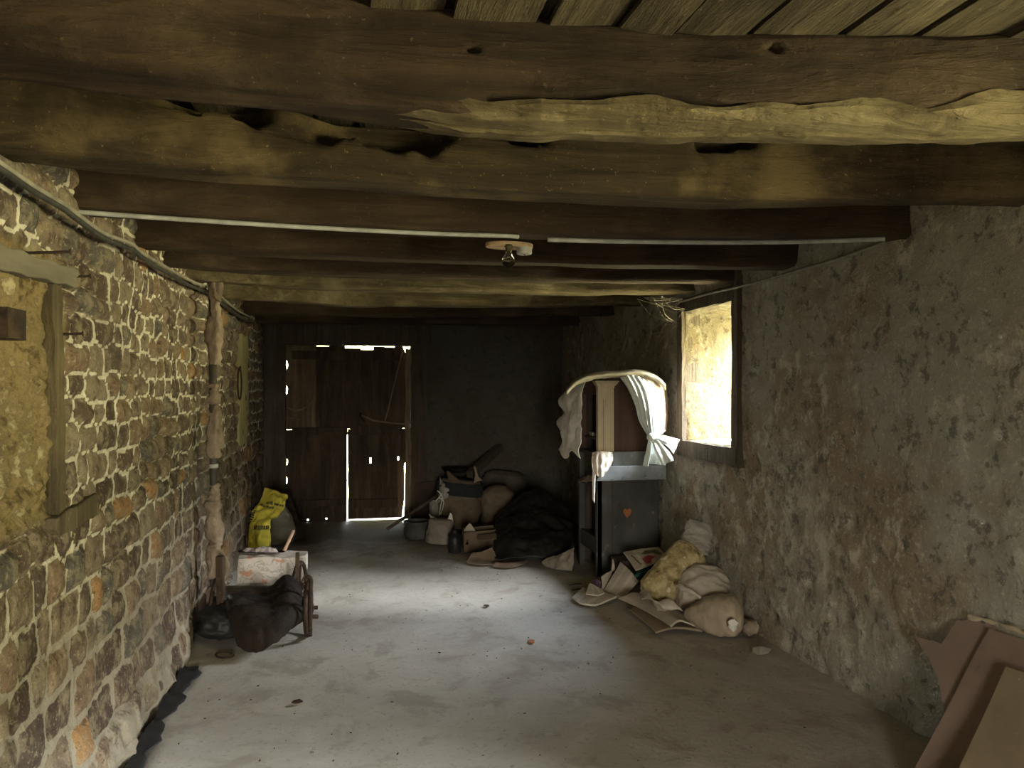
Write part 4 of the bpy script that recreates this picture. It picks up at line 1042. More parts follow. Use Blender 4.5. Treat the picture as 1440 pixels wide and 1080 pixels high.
# ------------------------------------------------------------------ patterned box, crumpled plastic, stick
a, b = PC(334, 824, 5.02), PC(428, 822, 5.02)
mb = MB(); n1, n2 = 34, 16
X0b, X1b, Yb0, Zb1 = a.x, b.x, a.y, PC(380, 785.5, 5.02).z
def boxface(f, nu=n1, nv=n2): mb.grid([[f(i / (nu-1), j / (nv-1)) for j in range(nv)] for i in range(nu)])
dep = .17
boxface(lambda s, t: Vector((X0b + (X1b-X0b)*s, Yb0, .003 + (Zb1-.003)*t)))
boxface(lambda s, t: Vector((X0b + (X1b-X0b)*s, Yb0 + dep*t, Zb1)))
boxface(lambda s, t: Vector((X0b + (X1b-X0b)*s, Yb0 + dep, .003 + (Zb1-.003)*t)))
boxface(lambda s, t: Vector((X0b, Yb0 + dep*s, .003 + (Zb1-.003)*t)), 14)
boxface(lambda s, t: Vector((X1b, Yb0 + dep*s, .003 + (Zb1-.003)*t)), 14)
mb.wobble(.022, 7, 71).clamp(zmin=.003, xmin=XL + .10)
tag(obj('patterned_box', mb, M['pattern'], smooth=True), 'white crumpled box papered with orange flowers behind the cart', 'box')
mb = sack(PC(336, 786, 5.2), PC(400, 788, 5.15), [(0, .004, .01), (.15, .045, .06), (.5, .05, .08), (.8, .04, .06), (1, .004, .01)], .03, 13, 72, fold=.02)
for p in mb.v: p.z = max(p.z, Zb1 + .016)
M['lilac'] = mat('silvery_lilac_plastic', (.40, .34, .34), (.66, .60, .60), 12, rough=.25, bst=.4)
tag(obj('crumpled_plastic', mb, M['lilac'], smooth=True), 'crumpled silvery lilac plastic bag lying on the orange flowered box', 'bag')
s0, s1 = PC(393, 789, 5.2), PC(413, 746, 5.36)
s0 = s0 + (s0 - s1).normalized() * .0
tag(obj('wooden_stick', MB().tube([s0 - UP * .0, s0 * .5 + s1 * .5, s1], [.014, .012, .011], 10), M['pinkwood'], smooth=True), 'short pinkish wooden stick slanting up from the orange flowered box', 'stick')

# ------------------------------------------------------------------ old hand cart under a dark hide
cb = PF(372, 905)
cart = thing('hand_cart', (cb.x, cb.y, 0), 'old dark hand cart with small wheels and upright stakes', 'cart')
def post(name, x0, y0, x1, y1, zc, w, m=M['cartwood'], top=None):
    a, b = PC(x0, y0, zc), PC(x1, y1, zc); return obj(name, MB().bar(a, b, w, w * .8, (0, 1, 0)), m, cart, bev=.004)
lz = 4.42
pa = PC(312, 900, lz); pa.z = .0
obj('stake', MB().bar(pa, PC(309, 782, lz), .042, .05, (0, 1, 0)), M['cartwood'], cart, bev=.004)
pa2 = PC(418, 850, 4.85)
obj('stake', MB().bar(PC(417, 850, 4.85), PC(418.5, 777, 4.85), .024, .03, (0, 1, 0)), M['cartwood'], cart, bev=.003)
obj('stake', MB().bar(PC(306, 838, 4.85), PC(301, 790, 4.95), .03, .03, (0, 1, 0)), M['cartwood'], cart, bev=.003)
# bed and side rails
zb_ = .17
L0, R0 = PC(314, 880, lz), PC(428, 866, lz); L1, R1 = PC(310, 850, 4.88), PC(420, 850, 4.88)
for p in (L0, R0, L1, R1): p.z = zb_
obj('cart_bed', MB().prism([L0, R0, R1, L1], (0, 0, .025)), M['cartwood'], cart)
obj('side_rail', MB().bar(L0 + UP * .0, L1 + UP * .0, .03, .05), M['cartwood'], cart, bev=.003)
obj('side_rail', MB().bar(R0, R1, .03, .05), M['cartwood'], cart, bev=.003)
obj('axle', MB().tube([PC(300, 872, 4.55), PC(300, 872, 4.55).lerp(PC(447, 867, 4.5), .5), PC(447, 867, 4.5)], .013, 8), M['iron'], cart, smooth=True)
def wheel(c, R_, ang):
    mb = MB(); ca, sa = math.cos(ang), math.sin(ang); f = Vector((sa, ca, 0))
    mb.tube([c + f * (R_ * math.cos(a)) + UP * (R_ * math.sin(a)) for a in np.linspace(0, 2*math.pi, 40, endpoint=False)], .013, 8, closed=True)
    o = obj('wheel', mb, M['iron'], cart, smooth=True)
    sp = MB()
    for k in range(6):
        q = k * math.pi / 3 + .3; sp.tube([c, c + f * (R_ * math.cos(q)) + UP * (R_ * math.sin(q))], .007, 6)
    obj('spokes', sp, M['cartwood'], o)
    ax = Vector((ca, -sa, 0))
    obj('hub', MB().tube([c - ax * .03, c + ax * .03, c + ax * .032, c + ax * .055], [.026, .026, .012, .012], 12), M['iron'], o)
R_ = .155
c1 = PC(433.5, 858, 4.48); c1.z = R_ + .014; wheel(c1, R_, .06)
c2 = PC(421, 830, 4.95); c2.z = R_ + .014; wheel(c2, R_, .22)
c3 = PC(306, 858, 4.55); c3.z = R_ + .014; wheel(c3, R_, .1)
hk_ = [PC(436, 892, 4.40), PC(436, 860, 4.38), PC(437, 825, 4.38), PC(437, 815, 4.38), PC(434, 811.5, 4.38), PC(431, 813, 4.38), PC(431, 818, 4.38)]
hk_[0].z = .03
obj('curled_iron_stay', MB().tube(cr(hk_, 30), .013, 8), M['iron'], cart, smooth=True)
# the hide thrown over the cart
hr = [[(306, 832, 4.9), (335, 826, 4.9), (372, 828, 4.85), (404, 808, 4.8), (420, 822, 4.8)],
      [(312, 838, 4.6), (340, 834, 4.6), (375, 838, 4.55), (407, 824, 4.6), (429, 846, 4.6)],
      [(317, 852, 4.32), (345, 853, 4.28), (380, 856, 4.28), (408, 850, 4.32), (431, 860, 4.42)],
      [(324, 876, 4.20), (350, 880, 4.16), (378, 882, 4.16), (402, 872, 4.22), (420, 872, 4.36)],
      [(334, 906, 4.14), (356, 914, 4.10), (380, 904, 4.12), (397, 893, 4.2), (404, 884, 4.32)]]
mb = pxsheet(hr, nu=50, nv=50, amp=.020, scale=8, seed=81).clamp(zmin=.012)
tag(obj('dark_hide', mb, M['hide'], smooth=True, solid=.012), 'dark brown hide thrown over the hand cart, its frayed edge reaching the floor', 'hide')
a = PF(285, 905); a = Vector((XL + .17, a.y + .05, .012)); b = a + Vector((.05, .05, .24))
mb = sack(a, b, [(0, .06, .08), (.1, .12, .14), (.5, .12, .13), (.8, .07, .08), (1, .01, .01)], .03, 8, 85).clamp(zmin=.004, xmin=XL + .05)
tag(obj('black_sack', mb, M['tarp'], smooth=True), 'black sack slumped between the stone wall and the cart', 'sack')
wr = [PF(316 + 13 * math.cos(t), 921 + 4 * math.sin(t), .008) for t in np.linspace(0, 5.6, 26)]
tag(obj('wire_loop', MB().tube(wr, .005, 6), M['iron'], smooth=True), 'small loop of dark wire lying on the floor before the cart', 'wire')

# ------------------------------------------------------------------ dark rubbish heap by the back wall
def on_floor(px, py, z=.006): 
    p = PF(px, py); p.z = z; return p
M['white_shaded'] = mat('shaded_white_plastic', (.17, .145, .115), (.27, .235, .19), 6, rough=.6, bst=.3)  # white plastic with the heap's shade painted in
M['card_shaded'] = mat('shaded_cardboard', (.12, .085, .055), (.19, .14, .095), 5, bst=.2)  # brown cardboard darkened to carry the shade over the heap
c = on_floor(587.5, 761)
pot = thing('cooking_pot', (c.x, c.y + .12, 0), 'grey enamel pot with two handles on the floor near the door', 'pot')
pc = (c.x, c.y + .12, .002)
obj('pot_body', MB().lathe([(.085, 0), (.112, .012), (.124, .06), (.124, .165), (.129, .172), (.122, .174), (.118, .165), (.116, .03), (.01, .012)], pc, 32), M['enamel'], pot, smooth=True)
for sgn in (-1, 1):
    q = Vector(pc) + Vector((sgn * .124, 0, .13)); mb = MB().tube(cr([q + Vector((0, -.035, 0)), q + Vector((sgn * .03, -.03, .03)), q + Vector((sgn * .03, .03, .03)), q + Vector((0, .035, 0))], 12), .007, 8)
    obj('handle', mb, M['whitebag'], pot, smooth=True)
a = on_floor(619, 768); a.y += .12; top = PC(620, 729, a.y * .977 + a.x * .212)
ws = thing('white_sack', (a.x, a.y, 0), 'dusty white plastic sack standing beside the grey pot', 'sack')
mb = sack(a, top, [(0, .02, .02), (.03, .125, .11), (.3, .13, .12), (.7, .115, .10), (.95, .10, .08), (1, .09, .06)], .022, 8, 91).clamp(zmin=.004)
obj('sack_body', mb, M['white_shaded'], ws, smooth=True)
zc_ = (top - CO).dot(FW)
obj('sack_ear', pxsheet([[(603, 735, zc_), (612, 730, zc_ - .05), (621, 733, zc_)], [(606, 731, zc_), (612, 728, zc_), (618, 731, zc_)], [(603, 722, zc_ + .02), (606, 726, zc_), (608, 729, zc_)]], nu=14, nv=14, amp=.006), M['whitebag'], ws, smooth=True, solid=.004)
obj('sack_ear', pxsheet([[(627, 735, zc_), (633, 736, zc_), (638, 738, zc_)], [(630, 729, zc_), (634, 729, zc_), (637, 732, zc_)], [(633, 721, zc_), (634.5, 722, zc_), (636, 724, zc_)]], nu=12, nv=12, amp=.004), M['cloth'], ws, smooth=True, solid=.004)
# big paper sack with blue band and loose strings
a = on_floor(644, 748); a.y += .17; zc_ = (a - CO).dot(FW); top = PC(648, 674, zc_)
bs = thing('paper_sack', (a.x, a.y, 0), 'big brown paper sack with a dark blue band, strings hanging from its left side', 'sack')
mb = sack(a, top, [(0, .04, .04), (.04, .21, .15), (.4, .235, .17), (.75, .22, .16), (.95, .20, .14), (1, .185, .12)], .028, 6, 95).clamp(zmin=.004, ymax=YB - .03)
obj('sack_body', mb, M['paperbag'], bs, smooth=True)
t0 = .70
mb = sack(a.lerp(top, t0), a.lerp(top, .96), [(0, .224, .165), (.5, .222, .162), (1, .206, .146)], .028, 6, 95)
mb2 = MB(); mb2.loft([[mb.v[i*52 + j] + (mb.v[i*52+j] - a.lerp(top, t0 + .26 * i / 43)).normalized() * .012 for j in range(52)] for i in range(0, 44)], cap=False)
obj('blue_band', mb2, M['bluecloth'], bs, smooth=True)
zf = zc_ - .16
obj('torn_flap', pxsheet([[(615, 708, zf), (622, 704, zf - .02), (630, 700, zf)], [(618, 690, zf + .04), (624, 684, zf), (632, 688, zf)], [(619, 671, zf + .06), (621, 676, zf + .05), (623, 678, zf + .05)]], nu=16, nv=16, amp=.012), M['clear'], bs, smooth=True, solid=.004)
obj('torn_flap', pxsheet([[(630, 680, zf + .05), (636, 677, zf + .04), (646, 676, zf + .05)], [(630, 672, zf + .08), (634, 668, zf + .06), (640, 670, zf + .08)], [(628, 663, zf + .10), (632, 663, zf + .1), (634, 666, zf + .1)]], nu=14, nv=14, amp=.008), M['paperbag'], bs, smooth=True, solid=.004)
obj('torn_flap', pxsheet([[(666, 680, zf), (672, 677, zf), (679, 676, zf)], [(668, 668, zf + .02), (670, 667, zf + .02), (673, 670, zf + .02)], [(666, 656, zf + .04), (668, 655, zf + .04), (669, 657, zf + .04)]], nu=12, nv=12, amp=.006), M['rag'], bs, smooth=True, solid=.004)
obj('loose_plastic', pxsheet([[(604, 707, zf), (609, 703, zf - .02), (615, 704, zf)], [(604, 717, zf - .02), (609, 716, zf - .05), (616, 717, zf - .02)], [(605, 728, zf - .02), (611, 730, zf - .05), (617, 727, zf - .02)]], nu=18, nv=18, amp=.014, scale=18), M['clear'], bs, smooth=True, solid=.003)
for k, pts in enumerate(([(615, 690), (622, 698), (620, 710), (617, 727)], [(622, 694), (617, 700), (612, 705)], [(618, 700), (624, 705), (622, 716), (619, 724)])):
    obj('string', MB().tube(cr([PC(x, y, zf - .06) for x, y in pts], 16), .006, 6), M['cloth'], bs, smooth=True)
# second brown sack and a crumpled dark one behind
a = on_floor(702, 747); a.y += .12; zc_ = (a - CO).dot(FW); top = PC(700, 682, zc_)
mb = sack(a, top, [(0, .04, .04), (.05, .16, .12), (.45, .18, .14), (.85, .15, .12), (.97, .09, .07), (1, .03, .02)], .04, 6, 101).clamp(zmin=.004, ymax=YB - .03)
tag(obj('brown_sack', mb, M['paperbag'], smooth=True), 'brown sack standing right of the big paper sack with the blue band', 'sack')
a = Vector((PY(705, 745, 8.24).x, 8.26, .02)); top = PC(715, 664, 8.35); top.y = 8.28
mb = sack(a, top, [(0, .05, .05), (.05, .25, .11), (.5, .27, .12), (.9, .24, .10), (1, .15, .04)], .05, 5, 104).clamp(zmin=.004, ymax=YB - .03)
tag(obj('dark_sack', mb, mat('dark_brown_sacking', (.06, .048, .036), (.12, .10, .075), 6, bst=.4), smooth=True), 'dark broad sack against the back wall behind the brown sacks', 'sack')
a = on_floor(734, 752); a.y += .35
mb = sack(Vector((a.x - .08, a.y, .36)), Vector((a.x + .12, a.y - .05, .42)), [(0, .01, .01), (.2, .06, .05), (.6, .07, .05), (1, .01, .01)], .03, 14, 107)
# black round basin resting on top of the paper sack
c = PC(645, 664, 8.18)
mb = MB().lathe([(.05, 0), (.14, .012), (.175, .055), (.18, .06), (.17, .058), (.13, .02), (.01, .012)], (c.x, 8.24, c.z - .02), 30)
tag(obj('black_basin', mb, M['tarp'], smooth=True), 'black shallow basin lying on top behind the big paper sack', 'basin')
# thick post leaning across the back wall, thin tool handle on the floor
p, q = PC(660, 668, 8.05), PC(706, 630, 8.45); q.y = YB - .05
tag(obj('leaning_post', MB().bar(p, q, .085, .08), M['frame_wood'], bev=.008), 'thick dark post slanting up against the back wall above the sacks', 'post')
p, q = on_floor(544, 747, .02), PC(614, 698, 7.75)
tag(obj('tool_handle', MB().tube([p, p.lerp(q, .5), q], [.017, .018, .016], 10), M['frame_wood'], smooth=True), 'long brown tool handle slanting from the door threshold onto the sacks', 'handle')
# dark reddish board behind the handle
pA, pB, pC_, pD = PY(583, 735, 8.30), PY(613, 735, 8.30), PY(616, 676, 8.36), PY(584, 679, 8.36)
for p in (pA, pB): p.z = .01
for p in (pC_, pD): p.y = YB - .085
tag(obj('dark_board', MB().prism([pA, pB, pC_, pD], (0, .018, 0)), mat('dark_red_brown_board', (.045, .028, .020), (.08, .052, .038), 5, bst=.2)), 'dark red-brown board leaning on the wall right of the doorway', 'board')
# black jug, cardboard box with a hole, and white flap behind it
c = on_floor(641, 779); c.y += .06
mb = MB().lathe([(.05, 0), (.058, .01), (.058, .13), (.045, .155), (.024, .17), (.022, .195), (.026, .20), (.018, .20), (.002, .19)], (c.x, c.y, .002), 24)
tag(obj('black_bottle', mb, M['black'], smooth=True), 'squat black bottle standing between the white sack and the cardboard box', 'bottle')
a, b = on_floor(652, 778), on_floor(698, 773); ht_ = PC(652, 750, (a - CO).dot(FW)).z
cbx = thing('cardboard_box', ((a.x + b.x) / 2, (a.y + b.y) / 2, 0), 'low brown cardboard box with a dark hole in its front, standing before the sacks', 'box')
mb = MB(); d = Vector((.02, .22, 0)); t = .006
fr = (b - a); u = fr.normalized()
def wallp(p, q): mb.prism([p, q, q + UP * ht_, p + UP * ht_], u.cross(UP) * -t)
for (s0_, s1_, z0_, z1_) in ((0, .06, 0, 1), (.06, .14, 0, .38), (.06, .14, .62, 1), (.14, 1, 0, 1)):
    P_ = [a + fr * s0_ + UP * ht_ * z0_, a + fr * s1_ + UP * ht_ * z0_, a + fr * s1_ + UP * ht_ * z1_, a + fr * s0_ + UP * ht_ * z1_]; mb.prism(P_, d.normalized() * t)
mb.prism([a, a + d, a + d + UP * ht_, a + UP * ht_], u * t); mb.prism([b, b + d, b + d + UP * ht_, b + UP * ht_], -u * t)
mb.prism([a + d, b + d, b + d + UP * ht_, a + d + UP * ht_], -d.normalized() * t); mb.prism([a, b, b + d, a + d], UP * t)
obj('box_walls', mb, M['card_shaded'], cbx)
zz = (a - CO).dot(FW) + .02
obj('box_flap', pxsheet([[(672, 752, zz), (685, 751, zz), (698, 750, zz)], [(671, 759, zz - .08), (685, 760, zz - .08), (699, 757, zz - .08)]], nu=10, nv=8, amp=.003), M['card_shaded'], cbx, solid=.006)
obj('box_flap', pxsheet([[(650, 752, zz + .1), (661, 751, zz + .1), (673, 752, zz + .1)], [(654, 743, zz + .1), (661, 739, zz + .1), (667, 744, zz + .1)], [(659, 737, zz + .1), (661, 736, zz + .1), (663, 738, zz + .1)]], nu=12, nv=12, amp=.004), M['card_pale'], cbx, solid=.005)
# scraps of cardboard on the floor in front
mb = sheet([[PF(655, 792, .012), PF(672, 795, .014), PF(690, 794, .012)], [PF(660, 784, .05), PF(675, 786, .035), PF(700, 789, .014)], [PF(664, 778, .08), PF(680, 775, .10), PF(692, 770, .13)]], nu=20, nv=20, amp=.006, seed=3)
tag(obj('cardboard_scrap', mb, M['card_shaded'], solid=.006), 'bent scrap of cardboard on the floor before the cardboard box', 'cardboard')
mb = sheet([[PF(693, 797, .012), PF(715, 799, .012), PF(735, 795, .012)], [PF(697, 791, .03), PF(716, 792, .03), PF(742, 789, .03)]], nu=18, nv=12, amp=.006, seed=5)
tag(obj('cardboard_scrap', mb, M['card_shaded'], solid=.006), 'flat scrap of cardboard half under the edge of the black tarpaulin', 'cardboard')
# black tarpaulin heap
a, b = PF(695, 785, .0), PF(806, 778, .0)
tr = []
for (py0, zc0, hts) in ((800, 6.25, (.0, .0, .0, .0, .0)), (782, 6.40, (.04, .14, .16, .12, .05)), (760, 6.75, (.10, .19, .24, .22, .12)), (740, 7.1, (.14, .26, .34, .25, .15)), (725, 7.5, (.12, .30, .40, .34, .18)), (740, 7.95, (.02, .05, .05, .05, .02))):
    row = []
    for px, h in zip((696, 722, 750, 778, 806), hts):
        p = PC(px, 700, zc0); p.z = max(h, .012); row.append(p)
    tr.append(row)
mb = sheet(tr, nu=80, nv=80, amp=.06, scale=4.5, seed=111).clamp(zmin=.012, ymax=YB - .05)
tag(obj('black_tarpaulin', mb, M['tarp'], smooth=True, solid=.006), 'big crumpled black tarpaulin heaped between the sacks and the cupboard', 'tarpaulin')
mb = sheet([[PF(768, 797, .01), PF(785, 801, .01), PF(806, 803, .01)], [PF(764, 790, .05), PF(784, 790, .07), PF(808, 790, .09)], [PF(774, 783, .09), PF(790, 779, .13), PF(808, 770, .20)]], nu=30, nv=26, amp=.02, scale=10, seed=115)
tag(obj('plastic_sheet', mb, M['white_shaded'], smooth=True, solid=.004), 'crumpled pale plastic sheet on the floor left of the cupboard foot', 'plastic sheet')

# ------------------------------------------------------------------ newspapers in front of the cupboard
def paper(name, rows, m, label, cat='newspaper', grp='old newspapers by the cupboard', nu=22, nv=22, amp=.004, thick=.006, seed=0, parent=None):
    mb = sheet([[PF(*c) for c in r] for r in rows], nu=nu, nv=nv, amp=amp, scale=9, seed=seed)
    o = obj(name, mb, m, parent, smooth=True, solid=thick); uvgrid(o, nu, nv)
    if label: tag(o, label, cat, grp)
    return o
# box and green folder holding the pile up
a = PF(880, 830); a.z = 0
mb = rough_box((a.x - .02, a.y + .10, .003), (a.x + .26, a.y + .27, .19), .006, 8, 3, (6, 6, 4))
tag(obj('rubbish_box', mb, M['cab_dark']), 'dark box buried under the newspapers in front of the cupboard', 'box')
mb = MB().prism([PF(893, 812, .196), PF(921, 808, .196), PF(925, 797, .196), PF(900, 797, .196)], UP * .02)
tag(obj('green_folder', mb, M['green'], bev=.003), 'dark green folder wedged beneath the newspaper with a red picture', 'folder')
n1_ = paper('newspaper', [[(876, 776, .27), (900, 772, .285), (926, 769, .28)], [(886, 790, .245), (908, 785, .262), (934, 779, .262)], [(894, 802, .225), (914, 795, .243), (934, 788, .25)]], M['news_pale'], 'newspaper with a red printed picture on top of the pile by the cupboard', seed=1)
def patch(pts, z, m, name, par):
    mb = MB().prism([PF(x, y, z) for x, y in pts], UP * .003); return obj(name, mb, m, par)
vs_n = n1_.data.vertices
def on_sheet(o, nu, nv, u, v, off=.006):
    off0 = rootloc(o); i, j = u * (nu - 1), v * (nv - 1); a_, b_ = min(int(i), nu-2), min(int(j), nv-2); s, t = i - a_, j - b_
    g = lambda x, y: o.data.vertices[x * nv + y].co
    p = g(a_, b_)*(1-s)*(1-t) + g(a_+1, b_)*s*(1-t) + g(a_, b_+1)*(1-s)*t + g(a_+1, b_+1)*s*t
    nr = (g(a_+1, b_) - g(a_, b_)).cross(g(a_, b_+1) - g(a_, b_)).normalized()
    if nr.dot(p + off0 - CO) > 0: nr = -nr
    return p + off0 + nr * off
def printed(o, uv, m, name, nu=22, nv=22):
    mb = MB(); c = (sum(p[0] for p in uv) / len(uv), sum(p[1] for p in uv) / len(uv)); rings = []
    for k in (1, .75, .5, .25, .02): rings.append([on_sheet(o, nu, nv, c[0] + (p[0]-c[0])*k, c[1] + (p[1]-c[1])*k) for p in uv])
    mb.loft(rings, cap=False); return obj(name, mb, m, o)
def lerp_poly(P, n=5):
    out = []
    for i in range(len(P)):
        a_, b_ = P[i], P[(i+1) % len(P)]
        out += [(a_[0] + (b_[0]-a_[0]) * k / n, a_[1] + (b_[1]-a_[1]) * k / n) for k in range(n)]
    return out
printed(n1_, lerp_poly([(.38, .55), (.50, .42), (.62, .40), (.74, .56), (.62, .66), (.56, .86), (.44, .82)]), M['red'], 'red_picture')
printed(n1_, lerp_poly([(.44, .30), (.60, .16), (.86, .22), (.92, .52), (.84, .52), (.78, .34), (.60, .33)]), M['ink_grey'], 'grey_picture')
for k, v0 in enumerate((.30, .48, .64)): printed(n1_, lerp_poly([(.16 + .03*k, v0), (.20 + .03*k, v0 - .02), (.26 + .03*k, v0 + .14), (.22 + .03*k, v0 + .15)]), M['ink_grey'], 'headline')
paper('newspaper', [[(850, 831, .02), (861, 836, .015), (877, 842, .012)], [(861, 812, .11), (874, 820, .09), (890, 828, .06)], [(873, 791, .20), (886, 802, .17), (899, 817, .12)]], M['news'], 'large folded newspaper page propped on the pile, its print facing the door', thick=.014, seed=2)
paper('newspaper', [[(805, 842, .012), (818, 850, .012), (838, 852, .012)], [(812, 834, .022), (830, 840, .03), (856, 845, .022)], [(820, 828, .03), (842, 832, .035), (868, 840, .03)]], M['news_pale'], 'newspaper lying flat at the front edge of the pile with a pink printed corner', thick=.012, seed=3)
nf = paper('newspaper', [[(824, 836, .045), (840, 838, .047), (850, 835, .05)], [(826, 830, .06), (838, 830, .06), (846, 830, .06)], [(828, 822, .075), (831, 821, .08), (834, 822, .08)]], M['news_pale'], 'small folded newspaper corner resting on the flat newspaper', thick=.008, seed=4)
paper('pamphlet', [[(846, 829, .02), (850, 829, .02), (853, 827, .02)], [(846, 820, .07), (853, 817, .08), (857, 815, .08)], [(845, 811, .12), (852, 806, .14), (861, 802, .15)]], M['card_pale'], 'stiff grey pamphlet standing on edge at the left of the newspapers', 'pamphlet', None, thick=.006, seed=5)
paper('pamphlet', [[(859, 803, .14), (862, 803, .14), (865, 801, .14)], [(860, 794, .19), (862, 794, .19), (864, 796, .18)], [(861, 786, .23), (862, 787, .22), (863, 789, .21)]], M['whitebag'], 'sliver of white paper sticking up behind the folded newspapers', 'paper', None, thick=.004, seed=6)
mb = sack(PF(832, 822, .03), PF(846, 820, .04), [(0, .004, .004), (.2, .03, .03), (.6, .035, .03), (1, .006, .006)], .02, 18, 120, 24, 20).clamp(zmin=.004)
tag(obj('purple_wrapper', mb, M['purple'], smooth=True), 'crumpled dull purple wrapper on the floor left of the newspapers', 'wrapper')
for k, (x, y, r, ln, lab) in enumerate(((808, 822, .018, .10, 'thin dark twig on the floor left of the newspapers, farther one'), (812, 829, .02, .14, 'dark twig on the floor left of the newspapers, nearer one'))):
    p = PF(x - 8, y + 1, .006); q = PF(x + 10, y - 1, .008)
    tag(obj('twig', MB().tube([p, p.lerp(q, .5) + UP * .004, q], [.004, .006, .003], 6), M['iron'], smooth=True), lab, 'twig', 'twigs by the newspapers')

# ------------------------------------------------------------------ bags along the right wall
bx = Vector((0, 0, 0))
a, b = PC(914, 843, 4.90), PC(975, 774, 5.06)
hs = thing('husk_bag', (a.x, a.y, 0), 'long clear bag of yellowish husks leaning on the right wall, tied at the top', 'bag')
obj('bag_body', sack(a, b, [(0, .02, .02), (.04, .09, .09), (.12, .122, .115), (.5, .124, .118), (.88, .122, .115), (.97, .110, .10), (1, .085, .08)], .006, 5, 131, fold=.003).clamp(zmin=.006, xmax=XR - .05), M['husk'], hs, smooth=True)
nk = b; nt = PC(985, 734, 5.10)
obj('bag_neck', sack(nk - (nt - nk) * .05, nt, [(0, .095, .08), (.1, .090, .07), (.4, .092, .05), (.8, .085, .035), (1, .06, .014)], .02, 12, 133, fold=.012).clamp(xmax=XR - .045), M['clear'], hs, smooth=True)
ring = [nk + (RT * math.cos(t) * .088 + (UP * .55 - FW * .8) * math.sin(t) * .07) for t in np.linspace(0, 2*math.pi, 26, endpoint=False)]
obj('tie', MB().tube(ring, .008, 6, closed=True), M['rumpled'], hs, smooth=True)
a, b = PC(985, 862, 4.72), PC(993, 800, 4.98)
a.z = max(a.z, .06)
mb = sack(a, b, [(0, .03, .03), (.08, .14, .12), (.35, .165, .14), (.65, .14, .13), (.85, .10, .09), (1, .02, .02)], .05, 5, 136, fold=.016).clamp(zmin=.006, xmax=XR - .05)
pb_ = thing('pale_bag', (a.x, a.y, 0), 'pale rumpled plastic bag lying between the husk bag and the brown sack', 'bag')
obj('bag_body', mb, M['rumpled'], pb_, smooth=True)
obj('rolled_edge', MB().tube(cr([PC(955, 824, 4.72), PC(962, 828, 4.66), (PC(974, 833, 4.62)), PC(986, 841, 4.60)], 18), [.020] * 6 + [.016] * 6 + [.012] * 6, 8), M['rumpled'], pb_, smooth=True)
a, b = PC(962, 872, 4.60), PC(1046, 874, 4.50)
a.z, b.z = .10, .115
bsk = thing('brown_sack', ((a.x + b.x) / 2, (a.y + b.y) / 2, 0), 'round brownish sack with a white patch, lowest of the bags along the right wall', 'sack')
mb = sack(a, b, [(0, .012, .012), (.12, .05, .05), (.35, .095, .10), (.6, .125, .125), (.85, .118, .12), (.97, .07, .07), (1, .02, .02)], .014, 8, 139, fold=.008, side=(0, 0, 1)).clamp(zmin=.006, xmax=XR - .05)
obj('sack_body', mb, M['ochrebag'], bsk, smooth=True)
pw = PC(1031, 879, 4.345)
obj('white_patch', sack(pw - UP * .035, pw + UP * .035, [(0, .003, .002), (.2, .016, .006), (.65, .027, .009), (.9, .018, .006), (1, .003, .002)], .010, 16, 2, 20, 14), M['cloth'], bsk, smooth=True)
p = PF(1056, 897)
mb = sack(Vector((p.x - .03, p.y + .03, .045)), Vector((p.x + .09, p.y + .06, .045)), [(0, .01, .01), (.2, .04, .045), (.7, .04, .04), (1, .01, .01)], .012, 14, 142, 28, 22).clamp(zmin=.004, xmax=XR - .05)
tag(obj('small_bundle', mb, M['rag'], smooth=True), 'small dark brown bundle at the foot of the right wall beside the round sack', 'bundle')
p = PF(1068, 917)
mb = sheet([[PF(1058, 918, .006), PF(1068, 921, .012), PF(1080, 919, .006)], [PF(1059, 911, .03), PF(1070, 909, .04), PF(1084, 913, .015)]], nu=14, nv=12, amp=.008, seed=7)
tag(obj('paper_scrap', mb, M['clear'], smooth=True, solid=.003), 'small pale plastic scrap on the floor right of the round sack', 'scrap')
# crumpled paper and the cardboard sheets under the bags
mb = sheet([[PF(868, 842, .05), PF(905, 858, .05), PF(944, 882, .045)], [PF(880, 838, .075), PF(918, 852, .075), PF(958, 874, .07)], [PF(890, 833, .085), PF(930, 846, .085), PF(985, 884, .02)]], nu=26, nv=18, amp=.004, seed=11)
tag(obj('cardboard_sheet', mb, M['card_pale'], smooth=True, solid=.010), 'long pale cardboard sheet sticking out from under the bags, upper one', 'cardboard', 'cardboard sheets under the bags')
mb = sheet([[PF(884, 858, .012), PF(905, 874, .012), PF(922, 890, .010)], [PF(900, 852, .03), PF(925, 866, .03), PF(950, 884, .03)], [PF(920, 846, .03), PF(945, 860, .03), PF(988, 888, .012)]], nu=22, nv=16, amp=.004, seed=12)
tag(obj('cardboard_sheet', mb, M['card'], smooth=True, solid=.010), 'darker folded cardboard sheet lowest under the bags', 'cardboard', 'cardboard sheets under the bags')
mb = sheet([[PF(897, 836, .10), PF(901, 843, .11), PF(905, 840, .12)], [PF(906, 828, .16), PF(912, 842, .14), PF(920, 848, .12)], [PF(914, 842, .12), PF(925, 852, .12), PF(938, 846, .14)], [PF(926, 858, .08), PF(940, 860, .09), PF(960, 860, .10)]], nu=30, nv=30, amp=.022, scale=11, seed=13)
tag(obj('crumpled_paper', mb, M['rumpled'], smooth=True, solid=.005), 'crumpled pale wrapping paper at the foot of the husk bag', 'paper')

